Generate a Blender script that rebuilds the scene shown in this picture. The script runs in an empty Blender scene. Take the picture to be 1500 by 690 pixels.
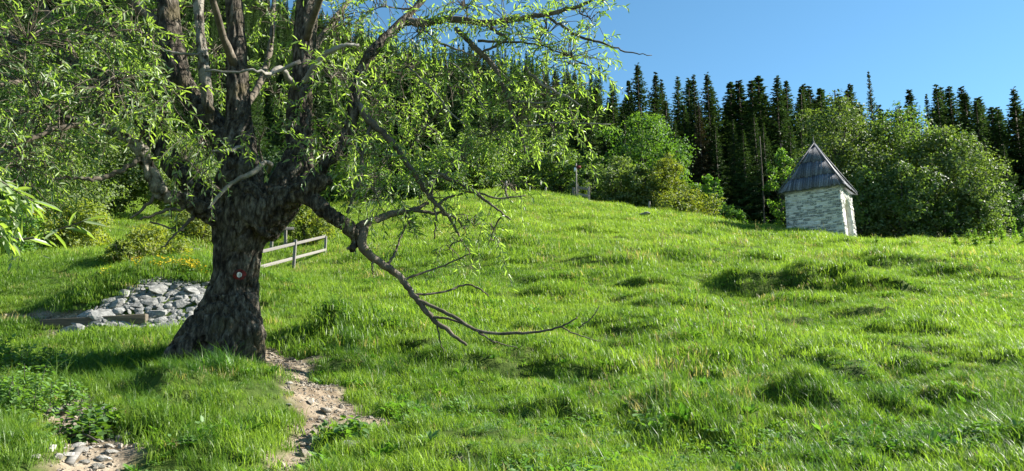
import bpy, bmesh, math
import numpy as np
from mathutils import Vector, noise as mnoise
from mathutils.bvhtree import BVHTree

sc = bpy.context.scene
C = sc.collection
rng = np.random.default_rng(7)
R = math.radians

# ------------------------------------------------------------ camera
PITCH = R(10.0); F = 1133.0; EYE = 1.6
cam = bpy.data.cameras.new("camera"); camo = bpy.data.objects.new("camera", cam); C.objects.link(camo)
cam.sensor_fit = 'HORIZONTAL'; cam.sensor_width = 36.0; cam.lens = 36.0 * F / 1500.0
cam.clip_start = 0.05; cam.clip_end = 5000
camo.location = (0, 0, EYE); camo.rotation_euler = (R(90) + PITCH, 0, 0)
sc.camera = camo
# ------------------------------------------------------------ world, sun, exposure
SUN_AZ, SUN_EL = R(77), R(34)
w = bpy.data.worlds.new("World"); sc.world = w; w.use_nodes = True
nt = w.node_tree; nt.nodes.clear()
sky = nt.nodes.new('ShaderNodeTexSky'); sky.sky_type = 'NISHITA'; sky.sun_disc = False
sky.sun_elevation = SUN_EL; sky.sun_rotation = SUN_AZ; sky.altitude = 1500; sky.air_density = 1.0
sky.dust_density = 0.0; sky.ozone_density = 3.0
bg = nt.nodes.new('ShaderNodeBackground'); bg.inputs[1].default_value = 0.066
wo = nt.nodes.new('ShaderNodeOutputWorld')
hs = nt.nodes.new('ShaderNodeHueSaturation'); hs.inputs['Hue'].default_value = .484; hs.inputs['Saturation'].default_value = 1.10
nt.links.new(sky.outputs[0], hs.inputs['Color']); nt.links.new(hs.outputs[0], bg.inputs[0]); nt.links.new(bg.outputs[0], wo.inputs[0])
sun = bpy.data.lights.new("sun", 'SUN'); sun.energy = 5.0; sun.angle = R(0.53); sun.color = (1.0, 0.95, 0.86)
suno = bpy.data.objects.new("sun", sun); C.objects.link(suno)
SV = Vector((math.sin(SUN_AZ) * math.cos(SUN_EL), math.cos(SUN_AZ) * math.cos(SUN_EL), math.sin(SUN_EL)))
suno.rotation_euler = SV.to_track_quat('Z', 'Y').to_euler(); suno.location = SV * 60
vs = sc.view_settings; vs.view_transform = 'Standard'; vs.look = 'None'; vs.gamma = 1; vs.use_curve_mapping = False
vs.exposure = 1.68
sc.cycles.max_bounces = 8; sc.cycles.transparent_max_bounces = 8
sc.cycles.diffuse_bounces = 3; sc.cycles.transmission_bounces = 5; sc.cycles.glossy_bounces = 2
sc.cycles.sample_clamp_indirect = 6
try:
    sc.cycles.use_denoising = True; sc.cycles.denoiser = 'OPENIMAGEDENOISE'
except Exception: pass

# ------------------------------------------------------------ pixel -> direction helper
FWD = np.array([0, math.cos(PITCH), math.sin(PITCH)]); UP = np.array([0, -math.sin(PITCH), math.cos(PITCH)])
def pix(u, v, Y):
    d = FWD + np.array([1., 0, 0]) * ((u - 750) / F) + UP * ((345 - v) / F)
    return np.array([0, 0, EYE]) + d * (Y / d[1])
def proj(P):
    P = np.atleast_2d(P) - np.array([0, 0, EYE])
    d = P @ FWD
    return 750 + F * P[:, 0] / d, 345 - F * (P @ UP) / d, d
def pxm(Y, px):           # px wide at depth Y -> metres
    return px / F * Y

# ------------------------------------------------------------ numpy noise
def _hash(ix, iy, iz):
    h = (ix * 374761393 + iy * 668265263 + iz * 2147483647) & 0xFFFFFFFF
    h = ((h ^ (h >> 13)) * 1274126177) & 0xFFFFFFFF
    h = ((h ^ (h >> 16)) * 2246822519) & 0xFFFFFFFF
    return ((h ^ (h >> 15)) & 0xFFFF) / 65535.0
def vnoise(x, y, z=None):
    x = np.asarray(x, float); y = np.asarray(y, float)
    z = np.zeros_like(x) if z is None else np.asarray(z, float)
    fx, fy, fz = np.floor(x), np.floor(y), np.floor(z)
    ix, iy, iz = fx.astype(np.int64), fy.astype(np.int64), fz.astype(np.int64)
    tx, ty, tz = x - fx, y - fy, z - fz
    tx, ty, tz = tx*tx*(3-2*tx), ty*ty*(3-2*ty), tz*tz*(3-2*tz)
    r = 0
    for a in (0, 1):
        for b in (0, 1):
            for c in (0, 1):
                r = r + _hash(ix+a, iy+b, iz+c) * (tx if a else 1-tx) * (ty if b else 1-ty) * (tz if c else 1-tz)
    return r * 2 - 1
def fbm(x, y, z=None, o=4):
    s = 0; a = 1.0; k = 1.0
    for i in range(o):
        s = s + a * vnoise(np.asarray(x)*k + 17.3*i, np.asarray(y)*k + 5.1*i, None if z is None else np.asarray(z)*k + 9.7*i)
        a *= .5; k *= 2.03
    return s
def sstep(a, b, x):
    t = np.clip((x - a) / (b - a), 0, 1); return t*t*(3-2*t)

# ------------------------------------------------------------ terrain: thin-plate surface through sighted points
CP = []
def cp(u, v, Y): CP.append(tuple(pix(u, v, Y)))
for v, Y in ((690,5),(600,7.5),(500,12),(430,17),(390,22),(365,28),(358,34)): cp(1450, v, Y)
for v, Y in ((690,5),(600,7.6),(500,12),(450,16),(400,21),(364,27.5),(338,33.5)): cp(1090, v, Y)
for v, Y in ((690,5),(600,7.6),(500,11.6),(450,15),(400,20),(350,27),(310,36),(285,43)): cp(800, v, Y)
for v, Y in ((690,5.1),(600,7.3),(520,9.9),(470,12.8),(430,16.8),(390,22),(350,28),(310,36),(290,43)): cp(580, v, Y)
for v, Y in ((690,4.9),(600,6.8),(528,9.0),(480,12.2)): cp(345, v, Y)
for u, v, Y in ((415,445,14.2),(424,420,18),(430,400,22),(476,372,26.5),(380,350,31),(330,318,38)): cp(u, v, Y)
for v, Y in ((690,4.8),(620,6.1),(548,8.5),(495,12),(472,13.7),(408,14.45),(375,20),(330,30)): cp(205, v, Y)
for v, Y in ((690,4.5),(605,6.3),(548,8.5),(508,12),(484,13.4),(448,14.6),(402,18),(370,23),(325,33)): cp(50, v, Y)
cp(300, 470, 13.9); cp(300, 412, 14.7)
p = pix(1240, 352, 34.0); CP.append(tuple(p)); p = pix(1150, 337, 35.3); CP.append(tuple(p)); CP.append((16.1, 36.3, 7.3)); cp(1200, 362, 29.5); cp(1280, 362, 29.5)
# behind the crest, under the forest, and the wooded mountainside beyond
for X, Y, Z in ((0,0,0),(-5,0,-.1),(6,0,0),(0,2.6,.5),(-3,2.6,.35),(4,2.6,.5),(0,-8,-1.4),(-12,-6,-1.5),(12,-6,-1.2),
                (-14,6,1.2),(-16,14,2.6),(-20,22,5.0),(16,10,1.8),(22,20,4.0),(28,30,5.8),(30,42,6.5),(-28,34,9.5),
                (24,50,7.0),(10,55,10.2),(-8,55,12.3),(-30,55,14.5),(40,58,6.0)):
    CP.append((X, Y, Z))
CP = np.array(CP)
def tps_fit(P):
    n = len(P); d2 = ((P[:, None, :2] - P[None, :, :2])**2).sum(-1)
    K = np.where(d2 > 1e-12, .5 * d2 * np.log(np.maximum(d2, 1e-12)), 0) + np.eye(n) * 0.02
    A = np.zeros((n+3, n+3)); A[:n, :n] = K; A[:n, n] = 1; A[:n, n+1:] = P[:, :2]; A[n:, :n] = A[:n, n:].T
    b = np.zeros(n+3); b[:n] = P[:, 2]
    return np.linalg.solve(A, b)
TW = tps_fit(CP)
def base_z(x, y):
    x = np.asarray(x, float); y = np.asarray(y, float); sh = x.shape
    xf, yf = x.ravel(), y.ravel()
    # inside the sighted area the spline, beyond it a smooth mountainside
    xc, yc = np.clip(xf, -32, 44), np.clip(yf, -9, 58)
    out = np.zeros_like(xf)
    for i in range(0, len(xf), 40000):
        s = slice(i, i+40000)
        d2 = (xc[s, None] - CP[None, :, 0])**2 + (yc[s, None] - CP[None, :, 1])**2
        U = np.where(d2 > 1e-12, .5*d2*np.log(np.maximum(d2, 1e-12)), 0)
        out[s] = U @ TW[:-3] + TW[-3] + TW[-2]*xc[s] + TW[-1]*yc[s]
    dy = np.maximum(yf - 58, 0); dl = np.maximum(-32 - xf, 0); dr = np.maximum(xf - 44, 0)
    side = .18 + .31*sstep(75, 5, xf) + .20*sstep(-20, -120, xf)
    hill = side * (dy - 22*(1 - np.exp(-dy/22))) 
    hill = hill * 1.0
    cap = 150.0
    hill = cap * np.tanh(hill / cap)
    out += hill + .1*np.minimum(dl, 200) - .03*np.minimum(dr, 150) - .10*np.minimum(np.maximum(-9-yf, 0), 200)
    return out.reshape(sh)

BARR = np.zeros((0, 5))
BUMPS = []   # x, y, along radius, height, dir(x,y) uphill, falloff length
def ray_base(u, v, fn):
    Ys = np.concatenate([np.arange(3, 20, .04), np.arange(20, 70, .15)])
    d = FWD + np.array([1., 0, 0]) * ((u - 750) / F) + UP * ((345 - v) / F)
    P = np.array([0, 0, EYE])[None] + d[None] * (Ys / d[1])[:, None]
    z = fn(P[:, 0], P[:, 1])
    k = np.argmax(P[:, 2] < z)
    return P[k] if (P[:, 2] < z).any() else None
for (u, v, wpx, h) in ((1130,430,95,.58),(1215,428,80,.40),(1285,434,60,.38),(1185,452,70,.26),(1270,470,70,.22),(960,432,75,.26),
                       (895,398,55,.20),(860,392,40,.18),(975,462,70,.20),(935,495,60,.18),(1000,510,50,.20),(890,488,40,.14),
                       (1170,540,55,.16),(1190,605,60,.20),(1240,560,50,.14),(1310,600,50,.16),(1010,388,60,.2),(1110,388,50,.22),
                       (690,540,110,.22),(790,540,80,.18),(600,520,70,.16),(560,430,50,.12),(1350,500,90,.16),
                       (1400,560,80,.14),(1380,405,70,.22),(1460,410,70,.22),(1330,392,80,.26),(700,440,60,.14),(800,440,70,.15),
                       (640,395,60,.14),(750,360,60,.16),(880,345,70,.18),(1020,350,60,.16),(720,610,110,.10),(900,610,100,.10),
                       (240,590,60,.2),(300,620,80,.18),(1050,640,90,.10),(482,500,36,.36),(505,520,36,.30),(472,475,30,.20)):
    q = ray_base(u, v, base_z)
    if q is not None: BUMPS.append((q[0], q[1], pxm(q[1], wpx)*.75, h*1.0, .8 + .9*rng.random()))
for k in range(230):      # small irregular tussocks all over the slope
    yy = rng.uniform(5, 34); xx = rng.uniform(-.45, .72)*yy
    BUMPS.append((xx, yy, rng.uniform(.12, .5), rng.uniform(.04, .15)*(.7+yy/40), rng.uniform(.2, .8)))
# path centre lines (world), half width
PATHS = []
def path(pts, hw):
    P = [ray_base(u, v, base_z) for u, v in pts]; PATHS.append((np.array([q[:2] for q in P if q is not None]), hw))
path([(398,506),(410,520),(432,548),(440,575),(470,596),(500,612),(535,624)], .36)
path([(470,600),(455,640),(440,668),(420,700)], .18)
path([(480,596),(520,618),(552,628)], .30)
path([(112,470),(70,488),(30,502),(0,516),(-60,540)], .3)
path([(112,470),(60,452),(0,460)], .22)
path([(90,600),(120,640),(150,670),(150,700)], .22)
path([(120,640),(190,655),(250,660)], .15)
path([(1135,518),(1160,545),(1195,562)], .17)
path([(650,688),(670,684)], .10)
def path_d(x, y):
    best = np.full(np.shape(x), 9.)
    for P, hw in PATHS:
        for a, b in zip(P[:-1], P[1:]):
            ab = b - a; t = np.clip(((x-a[0])*ab[0] + (y-a[1])*ab[1]) / (ab@ab), 0, 1)
            best = np.minimum(best, np.hypot(x-a[0]-t*ab[0], y-a[1]-t*ab[1]) / hw)
    return best
def dirt(x, y):
    return np.where((y > 3) & (y < 20), sstep(1.25, .55, path_d(x, y) + .45*fbm(x*3.1, y*3.1, o=3)), 0)
def gz(x, y):
    x = np.asarray(x, float); y = np.asarray(y, float)
    z = base_z(x, y)
    far = sstep(70, 40, y)
    z = z + far * (.10*fbm(x*.35+3, y*.35, o=2) + (.05+.04*vnoise(x*.3, y*.3))*fbm(x*1.0, y*1.3, o=2) + .022*fbm(x*3.3, y*3.3, o=2)) * sstep(1, 5, y)
    global BARR
    if len(BARR) != len(BUMPS): BARR = np.array(BUMPS)
    sh = z.shape; zf = np.array(z, float).ravel(); xf = np.broadcast_to(x, sh).ravel(); yf = np.broadcast_to(y, sh).ravel()
    if zf.size:
        sel = np.nonzero((BARR[:, 0]+3*BARR[:, 2] > xf.min()) & (BARR[:, 0]-3*BARR[:, 2] < xf.max()) & (BARR[:, 1]-.6 < yf.max()) & (BARR[:, 1]+5*BARR[:, 4] > yf.min()))[0]
        for bx, by, ra, h, fl in BARR[sel]:
            m = np.nonzero((np.abs(xf-bx) < 3*ra) & (yf > by-.6) & (yf < by+5*fl))[0]
            if not len(m): continue
            xm, ym = xf[m], yf[m]; a = xm-bx; b = ym-by
            al = a*.96 - b*.28; bb = b*.96 + a*.28 + .32*fbm(xm*1.7+bx, ym*1.7, o=3)
            zf[m] += h*np.exp(-(al/ra)**4)*sstep(-.20, .04, bb)*np.exp(-np.maximum(bb, 0)/fl)
    z = zf.reshape(sh)
    z = z - .07*np.where((y > 3) & (y < 20), sstep(1.5, .5, path_d(x, y)), 0)
    return z
def gz1(x, y): return float(gz(np.array([x]), np.array([y]))[0])
def hit(u, v): return ray_base(u, v, gz)
def at(u, Y):             # ground point seen in column u at depth Y
    x = (u-750)/F*Y
    for _ in range(6):
        z = gz1(x, Y); x = (u-750)/F * (Y*math.cos(PITCH) + (z-EYE)*math.sin(PITCH))
    return np.array([x, Y, gz1(x, Y)])

# ------------------------------------------------------------ mesh helpers
def mesh_np(name, verts, faces, attr=None, smooth=False):
    """faces: list of int arrays (n,k). attr: {name: per-vertex float}"""
    me = bpy.data.meshes.new(name)
    verts = np.asarray(verts, np.float32).reshape(-1, 3)
    faces = [np.asarray(f, np.int32) for f in (faces if isinstance(faces, list) else [faces]) if len(f)]
    me.vertices.add(len(verts)); me.vertices.foreach_set('co', verts.ravel())
    if faces:
        li = np.concatenate([f.ravel() for f in faces])
        tot = np.concatenate([np.full(len(f), f.shape[1], np.int32) for f in faces])
        st = np.concatenate([[0], np.cumsum(tot)[:-1]]).astype(np.int32)
        me.loops.add(len(li)); me.loops.foreach_set('vertex_index', li)
        me.polygons.add(len(tot)); me.polygons.foreach_set('loop_start', st)
        try: me.polygons.foreach_set('loop_total', tot)
        except Exception: pass
        if smooth: me.polygons.foreach_set('use_smooth', np.ones(len(tot), bool))
    for k, a in (attr or {}).items():
        at_ = me.attributes.new(k, 'FLOAT', 'POINT'); at_.data.foreach_set('value', np.asarray(a, np.float32))
    me.update(calc_edges=True); me.validate()
    return me
def obj(name, me, mat=None, parent=None, loc=None, rot=None, scale=None):
    o = bpy.data.objects.new(name, me); C.objects.link(o)
    if mat is not None and me is not None and not me.materials: me.materials.append(mat)
    if parent is not None: o.parent = parent
    if loc is not None: o.location = loc
    if rot is not None: o.rotation_euler = rot
    if scale is not None: o.scale = scale
    return o
def tag(o, label, cat, group=None, kind=None):
    if label: o['label'] = label
    if cat: o['category'] = cat
    if group: o['group'] = group
    if kind: o['kind'] = kind
    return o
def empty(name, loc, rz=0):
    o = bpy.data.objects.new(name, None); C.objects.link(o); o.location = loc; o.rotation_euler = (0, 0, rz)
    o.empty_display_size = .2
    return o
class MB:
    def __init__(s): s.v = []; s.q = []; s.t = []; s.n = 0; s.tint = []
    def add(s, v, q=None, t=None, tint=0.5):
        v = np.asarray(v, float); s.v.append(v); s.tint.append(np.full(len(v), tint))
        if q is not None and len(q): s.q.append(np.asarray(q) + s.n)
        if t is not None and len(t): s.t.append(np.asarray(t) + s.n)
        s.n += len(v)
    def mesh(s, name, smooth=False):
        f = []
        if s.q: f.append(np.concatenate(s.q))
        if s.t: f.append(np.concatenate(s.t))
        return mesh_np(name, np.concatenate(s.v), f, {'tint': np.concatenate(s.tint)}, smooth)
    def box(s, c, dims, ax=None, tint=.5):
        d = np.array(dims)/2.; k = np.array([[x, y, z] for x in (-1, 1) for y in (-1, 1) for z in (-1, 1)], float) * d
        if ax is not None: k = k @ np.asarray(ax)
        s.add(k + np.asarray(c), q=[[0,1,3,2],[4,6,7,5],[0,4,5,1],[2,3,7,6],[0,2,6,4],[1,5,7,3]], tint=tint)
    def bar(s, a, b, w_, h_, up=(0, 0, 1), tint=.5):
        a = np.asarray(a, float); b = np.asarray(b, float); d = b-a; L = np.linalg.norm(d); d /= L
        sx = np.cross(d, up); sx /= np.linalg.norm(sx); sz = np.cross(sx, d)
        s.box((a+b)/2, (L, w_, h_), np.array([d, sx, sz]), tint)
    def tube(s, pts, rad, n=7, cap=True, tint=.5):
        P = np.asarray(pts, float); rad = np.broadcast_to(np.asarray(rad, float), (len(P),))
        T = np.gradient(P, axis=0); T /= np.linalg.norm(T, axis=1)[:, None] + 1e-9
        ref = np.array([0., 0, 1]) if abs(T[0][2]) < .8 else np.array([1., 0, 0])
        N = np.zeros_like(P); nn = ref
        for i in range(len(P)):
            nn = nn - T[i]*(nn@T[i]); l = np.linalg.norm(nn); nn = nn/l if l > 1e-6 else np.cross(T[i], [0, 1, .3]); N[i] = nn
        B = np.cross(T, N); a = np.arange(n)/n*2*np.pi
        ring = (N[:, None]*np.cos(a)[None, :, None] + B[:, None]*np.sin(a)[None, :, None]) * rad[:, None, None] + P[:, None]
        V = ring.reshape(-1, 3); i = np.arange(len(P)-1)[:, None]*n; j = np.arange(n)[None]
        q = np.stack([i+j, i+(j+1) % n, i+n+(j+1) % n, i+n+j], -1).reshape(-1, 4)
        t = None
        if cap:
            m = len(V); V = np.vstack([V, P[0], P[-1]]); k = np.arange(n); l0 = (len(P)-1)*n
            t = np.vstack([np.stack([np.full(n, m), (k+1) % n, k], -1), np.stack([np.full(n, m+1), l0+k, l0+(k+1) % n], -1)])
        s.add(V, q, t, tint)
def crom(pts, n=6):
    """Catmull-Rom through rows (any columns)"""
    P = np.asarray(pts, float)
    if len(P) < 3: return np.array([P[0]+(P[-1]-P[0])*t for t in np.linspace(0, 1, n+1)])
    Q = np.vstack([2*P[0]-P[1], P, 2*P[-1]-P[-2]]); out = []
    for i in range(1, len(Q)-2):
        for t in np.arange(n)/n:
            a, b, c, d = Q[i-1], Q[i], Q[i+1], Q[i+2]
            out.append(.5*(2*b + (c-a)*t + (2*a-5*b+4*c-d)*t*t + (3*b-a-3*c+d)*t**3))
    out.append(Q[-2]); return np.array(out)
def unit(a): return a / (np.linalg.norm(a, axis=-1, keepdims=True) + 1e-9)

# ------------------------------------------------------------ materials
def srgb(r, g, b):
    return tuple(((c/255)/12.92 if c <= 10 else ((c/255+.055)/1.055)**2.4) for c in (r, g, b)) + (1,)
def newmat(name):
    m = bpy.data.materials.new(name); m.use_nodes = True; n = m.node_tree; n.nodes.clear()
    return m, n, n.nodes, n.links
def rgba(c): return tuple(c) + (1,) if len(c) == 3 else c
def leaf_mat(name, ca, cb, under=None, trans=.42, tcol=None, inst=False, rough=.55, spec=.2, dry=None):
    m, n, N, L = newmat(name)
    at_ = N.new('ShaderNodeAttribute'); at_.attribute_name = 'tint'; at_.attribute_type = 'INSTANCER' if inst else 'GEOMETRY'
    mx = N.new('ShaderNodeMix'); mx.data_type = 'RGBA'; mx.inputs[6].default_value = rgba(ca); mx.inputs[7].default_value = rgba(cb)
    L.new(at_.outputs['Fac'], mx.inputs[0]); col = mx.outputs[2]
    if dry is not None:     # blades above tint 0.93 are dry straw
        gt = N.new('ShaderNodeMath'); gt.operation = 'GREATER_THAN'; gt.inputs[1].default_value = .93; L.new(at_.outputs['Fac'], gt.inputs[0])
        m3 = N.new('ShaderNodeMix'); m3.data_type = 'RGBA'; L.new(gt.outputs[0], m3.inputs[0]); L.new(col, m3.inputs[6]); m3.inputs[7].default_value = rgba(dry); col = m3.outputs[2]
    if not inst:
        oi = N.new('ShaderNodeObjectInfo'); mr = N.new('ShaderNodeMapRange'); mr.inputs[3].default_value = .75; mr.inputs[4].default_value = 1.35; hv = N.new('ShaderNodeHueSaturation')
        L.new(oi.outputs['Random'], mr.inputs[0]); L.new(mr.outputs[0], hv.inputs['Value']); L.new(col, hv.inputs['Color']); col = hv.outputs[0]
    tc = col
    if under is not None:
        g = N.new('ShaderNodeNewGeometry'); m2 = N.new('ShaderNodeMix'); m2.data_type = 'RGBA'
        L.new(g.outputs['Backfacing'], m2.inputs[0]); L.new(col, m2.inputs[6]); m2.inputs[7].default_value = rgba(under); col = m2.outputs[2]
    pb = N.new('ShaderNodeBsdfPrincipled'); pb.inputs['Roughness'].default_value = rough; pb.inputs['Specular IOR Level'].default_value = spec
    L.new(col, pb.inputs['Base Color'])
    tr = N.new('ShaderNodeBsdfTranslucent')
    mt = N.new('ShaderNodeMix'); mt.data_type = 'RGBA'; mt.blend_type = 'MULTIPLY'; mt.inputs[0].default_value = 1
    L.new(tc, mt.inputs[6]); mt.inputs[7].default_value = rgba(tcol or (1.85, 1.9, 1.0)); L.new(mt.outputs[2], tr.inputs['Color'])
    ms = N.new('ShaderNodeMixShader'); ms.inputs[0].default_value = trans
    L.new(pb.outputs[0], ms.inputs[1]); L.new(tr.outputs[0], ms.inputs[2])
    o = N.new('ShaderNodeOutputMaterial'); L.new(ms.outputs[0], o.inputs[0])
    return m
def rough_mat(name, cols, scale=6, detail=8, rough=.9, bump=.4, bscale=None, stretch=(1, 1, 1), spec=.2, rnd=0., coords='Object', dist=.02, vor=0):
    """noise-mottled matte surface; cols = list of (pos, colour)"""
    m, n, N, L = newmat(name)
    tc = N.new('ShaderNodeTexCoord'); mp = N.new('ShaderNodeMapping'); mp.inputs['Scale'].default_value = stretch
    L.new(tc.outputs[coords], mp.inputs[0])
    vec = mp.outputs[0]
    if rnd:
        oi = N.new('ShaderNodeObjectInfo'); ad = N.new('ShaderNodeVectorMath'); ad.operation = 'MULTIPLY_ADD'
        L.new(oi.outputs['Random'], ad.inputs[0]); ad.inputs[1].default_value = (37, 19, 53); L.new(vec, ad.inputs[2]); vec = ad.outputs[0]
    ns = N.new('ShaderNodeTexNoise'); ns.inputs['Scale'].default_value = scale; ns.inputs['Detail'].default_value = detail; ns.inputs['Roughness'].default_value = .65
    L.new(vec, ns.inputs['Vector'])
    cr = N.new('ShaderNodeValToRGB'); el = cr.color_ramp.elements
    while len(el) < len(cols): el.new(.5)
    for e, (p_, c_) in zip(el, cols): e.position = p_; e.color = rgba(c_)
    L.new(ns.outputs['Fac'], cr.inputs[0]); col = cr.outputs[0]
    if rnd:
        hs = N.new('ShaderNodeHueSaturation'); mr = N.new('ShaderNodeMapRange'); mr.inputs[3].default_value = 1-rnd; mr.inputs[4].default_value = 1+rnd
        L.new(oi.outputs['Random'], mr.inputs[0]); L.new(mr.outputs[0], hs.inputs['Value']); L.new(col, hs.inputs['Color']); col = hs.outputs[0]
    pb = N.new('ShaderNodeBsdfPrincipled'); pb.inputs['Roughness'].default_value = rough; pb.inputs['Specular IOR Level'].default_value = spec
    L.new(col, pb.inputs['Base Color'])
    n2 = N.new('ShaderNodeTexNoise'); n2.inputs['Scale'].default_value = bscale or scale*3; n2.inputs['Detail'].default_value = 6; L.new(vec, n2.inputs['Vector'])
    bp = N.new('ShaderNodeBump'); bp.inputs['Strength'].default_value = bump; bp.inputs['Distance'].default_value = dist
    L.new(n2.outputs['Fac'], bp.inputs['Height']); L.new(bp.outputs[0], pb.inputs['Normal'])
    o = N.new('ShaderNodeOutputMaterial'); L.new(pb.outputs[0], o.inputs[0])
    return m

M = {}
M['grass'] = leaf_mat('meadow_grass', (.060, .128, .015), (.212, .308, .040), inst=True, trans=.45, dry=(.32, .27, .12), rough=.45, spec=.3)
M['tall'] = leaf_mat('tall_grass', (.032, .090, .012), (.132, .222, .028), inst=True, trans=.40, dry=(.34, .30, .14), rough=.45, spec=.35)
M['weed'] = leaf_mat('broad_weed', (.045, .13, .016), (.140, .260, .034), under=(.14, .24, .08), inst=True, trans=.38, rough=.5, spec=.22)
M['straw'] = leaf_mat('dry_stalk', (.34, .29, .14), (.20, .22, .07), inst=True, trans=.3, tcol=(1.2, 1.1, .8))
M['flower'] = leaf_mat('yellow_petal', (.75, .52, .02), (.70, .60, .04), inst=True, trans=.35, tcol=(1.1, 1.0, .7))
M['willow'] = leaf_mat('willow_leaf', (.084, .148, .026), (.190, .268, .056), under=(.225, .285, .150), trans=.52, rough=.38, spec=.5)
M['weedlight'] = leaf_mat('light_weed_leaf', (.085, .185, .028), (.165, .290, .048), under=(.14, .24, .08), trans=.42)
M['olive'] = leaf_mat('olive_leaf', (.060, .105, .020), (.140, .195, .042), under=(.14, .18, .08), trans=.38)
M['green'] = leaf_mat('green_leaf', (.048, .100, .018), (.130, .195, .036), under=(.11, .16, .07), trans=.38)
M['bright'] = leaf_mat('bright_leaf', (.060, .145, .018), (.145, .250, .034), under=(.10, .18, .06), trans=.42)
M['yellow'] = leaf_mat('yellow_green_leaf', (.120, .170, .020), (.220, .240, .030), under=(.16, .20, .06), trans=.38)
M['dark'] = leaf_mat('dark_leaf', (.018, .050, .012), (.048, .092, .020), under=(.05, .085, .035), trans=.28)
M['spruce'] = leaf_mat('spruce_needles', (.016, .042, .014), (.060, .100, .028), trans=.18, rough=.6, spec=.25)
M['sprucebrown'] = leaf_mat('spruce_dry_needles', (.030, .030, .012), (.070, .055, .022), trans=.08, rough=.7)
M['bark'] = rough_mat('willow_bark', [(.38, (.014, .011, .008)), (.50, (.055, .045, .033)), (.66, (.17, .148, .115))], scale=18, stretch=(1, 1, .38), bump=1.0, bscale=34, dist=.05)
def bark_extra(m):
    N, L = m.node_tree.nodes, m.node_tree.links
    pb = next(k for k in N if k.type == 'BSDF_PRINCIPLED'); src = pb.inputs['Base Color'].links[0].from_socket
    at_ = N.new('ShaderNodeAttribute'); at_.attribute_name = 'pale'; tc = N.new('ShaderNodeTexCoord')
    ns = N.new('ShaderNodeTexNoise'); ns.inputs['Scale'].default_value = 7; ns.inputs['Detail'].default_value = 5; L.new(tc.outputs['Object'], ns.inputs['Vector'])
    cr = N.new('ShaderNodeValToRGB'); cr.color_ramp.elements[0].position = .42; cr.color_ramp.elements[1].position = .58; L.new(ns.outputs['Fac'], cr.inputs[0])
    mu = N.new('ShaderNodeMath'); mu.operation = 'MULTIPLY'; L.new(at_.outputs['Fac'], mu.inputs[0]); L.new(cr.outputs[0], mu.inputs[1])
    mx = N.new('ShaderNodeMix'); mx.data_type = 'RGBA'; L.new(mu.outputs[0], mx.inputs[0]); L.new(src, mx.inputs[6]); mx.inputs[7].default_value = (.25, .23, .19, 1)
    n2 = N.new('ShaderNodeTexNoise'); n2.inputs['Scale'].default_value = 2.6; n2.inputs['Detail'].default_value = 8; L.new(tc.outputs['Object'], n2.inputs['Vector'])
    c2 = N.new('ShaderNodeValToRGB'); c2.color_ramp.elements[0].position = .56; c2.color_ramp.elements[1].position = .66; c2.color_ramp.elements[1].color = (.55, .55, .55, 1); L.new(n2.outputs['Fac'], c2.inputs[0])
    m2 = N.new('ShaderNodeMix'); m2.data_type = 'RGBA'; L.new(c2.outputs[0], m2.inputs[0]); L.new(mx.outputs[2], m2.inputs[6]); m2.inputs[7].default_value = (.075, .062, .026, 1)
    L.new(m2.outputs[2], pb.inputs['Base Color'])
bark_extra(M['bark'])
M['limb'] = rough_mat('branch_bark', [(.30, (.045, .037, .028)), (.55, (.12, .10, .075)), (.75, (.25, .22, .18))], scale=7, bump=.5, bscale=40, stretch=(1, 1, .6), dist=.01)
M['pale'] = rough_mat('pale_limb_bark', [(.34, (.06, .05, .04)), (.5, (.17, .15, .12)), (.66, (.34, .32, .27))], scale=9, bump=.8, bscale=30, stretch=(1, 1, .6), dist=.02)
M['dead'] = rough_mat('dead_wood', [(.30, (.10, .09, .075)), (.55, (.22, .205, .175)), (.75, (.34, .32, .28))], scale=6, bump=.5, bscale=30, stretch=(1, 1, .4), dist=.01)
M['trunk'] = rough_mat('forest_bark', [(.3, (.035, .030, .025)), (.7, (.085, .075, .064))], scale=5, bump=.4)
M['wood'] = rough_mat('weathered_wood', [(.25, (.10, .092, .08)), (.55, (.185, .173, .155)), (.8, (.27, .26, .24))], scale=5, stretch=(.5, 6, 6), bump=.4, rnd=.15, dist=.006)
M['wood2'] = rough_mat('beam_wood', [(.25, (.06, .05, .036)), (.55, (.12, .10, .075)), (.8, (.20, .18, .14))], scale=5, stretch=(.5, 6, 6), bump=.5, dist=.008)
M['shingle'] = rough_mat('roof_boards', [(.28, (.038, .044, .056)), (.5, (.098, .107, .125)), (.75, (.25, .26, .285))], scale=3.5, stretch=(9, 9, .8), bump=.6, rnd=.5, rough=.62, spec=.35, dist=.01)
M['stone'] = rough_mat('wall_stone', [(.32, (.09, .09, .085)), (.5, (.19, .19, .18)), (.70, (.32, .315, .295))], scale=5, bump=.6, bscale=14, rnd=.2, dist=.02)
M['lime'] = rough_mat('limewash', [(.36, (.42, .40, .34)), (.50, (.64, .62, .54)), (.66, (.76, .74, .67))], scale=5, bump=.6, bscale=22, rnd=.10, dist=.02)
M['rubble'] = rough_mat('chapel_stone', [(.38, (.05, .055, .05)), (.46, (.17, .18, .16)), (.56, (.46, .47, .42)), (.70, (.66, .66, .60))], scale=5, bump=.7, bscale=20, rnd=.22, dist=.02)
M['lightstone'] = rough_mat('limestone_chip', [(.3, (.15, .14, .12)), (.55, (.28, .265, .235)), (.8, (.42, .405, .37))], scale=7, bump=.5, rnd=.25)
M['pebble'] = rough_mat('path_pebble', [(.3, (.16, .135, .10)), (.55, (.28, .245, .195)), (.8, (.44, .40, .34))], scale=8, bump=.5, rnd=.3)
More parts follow.
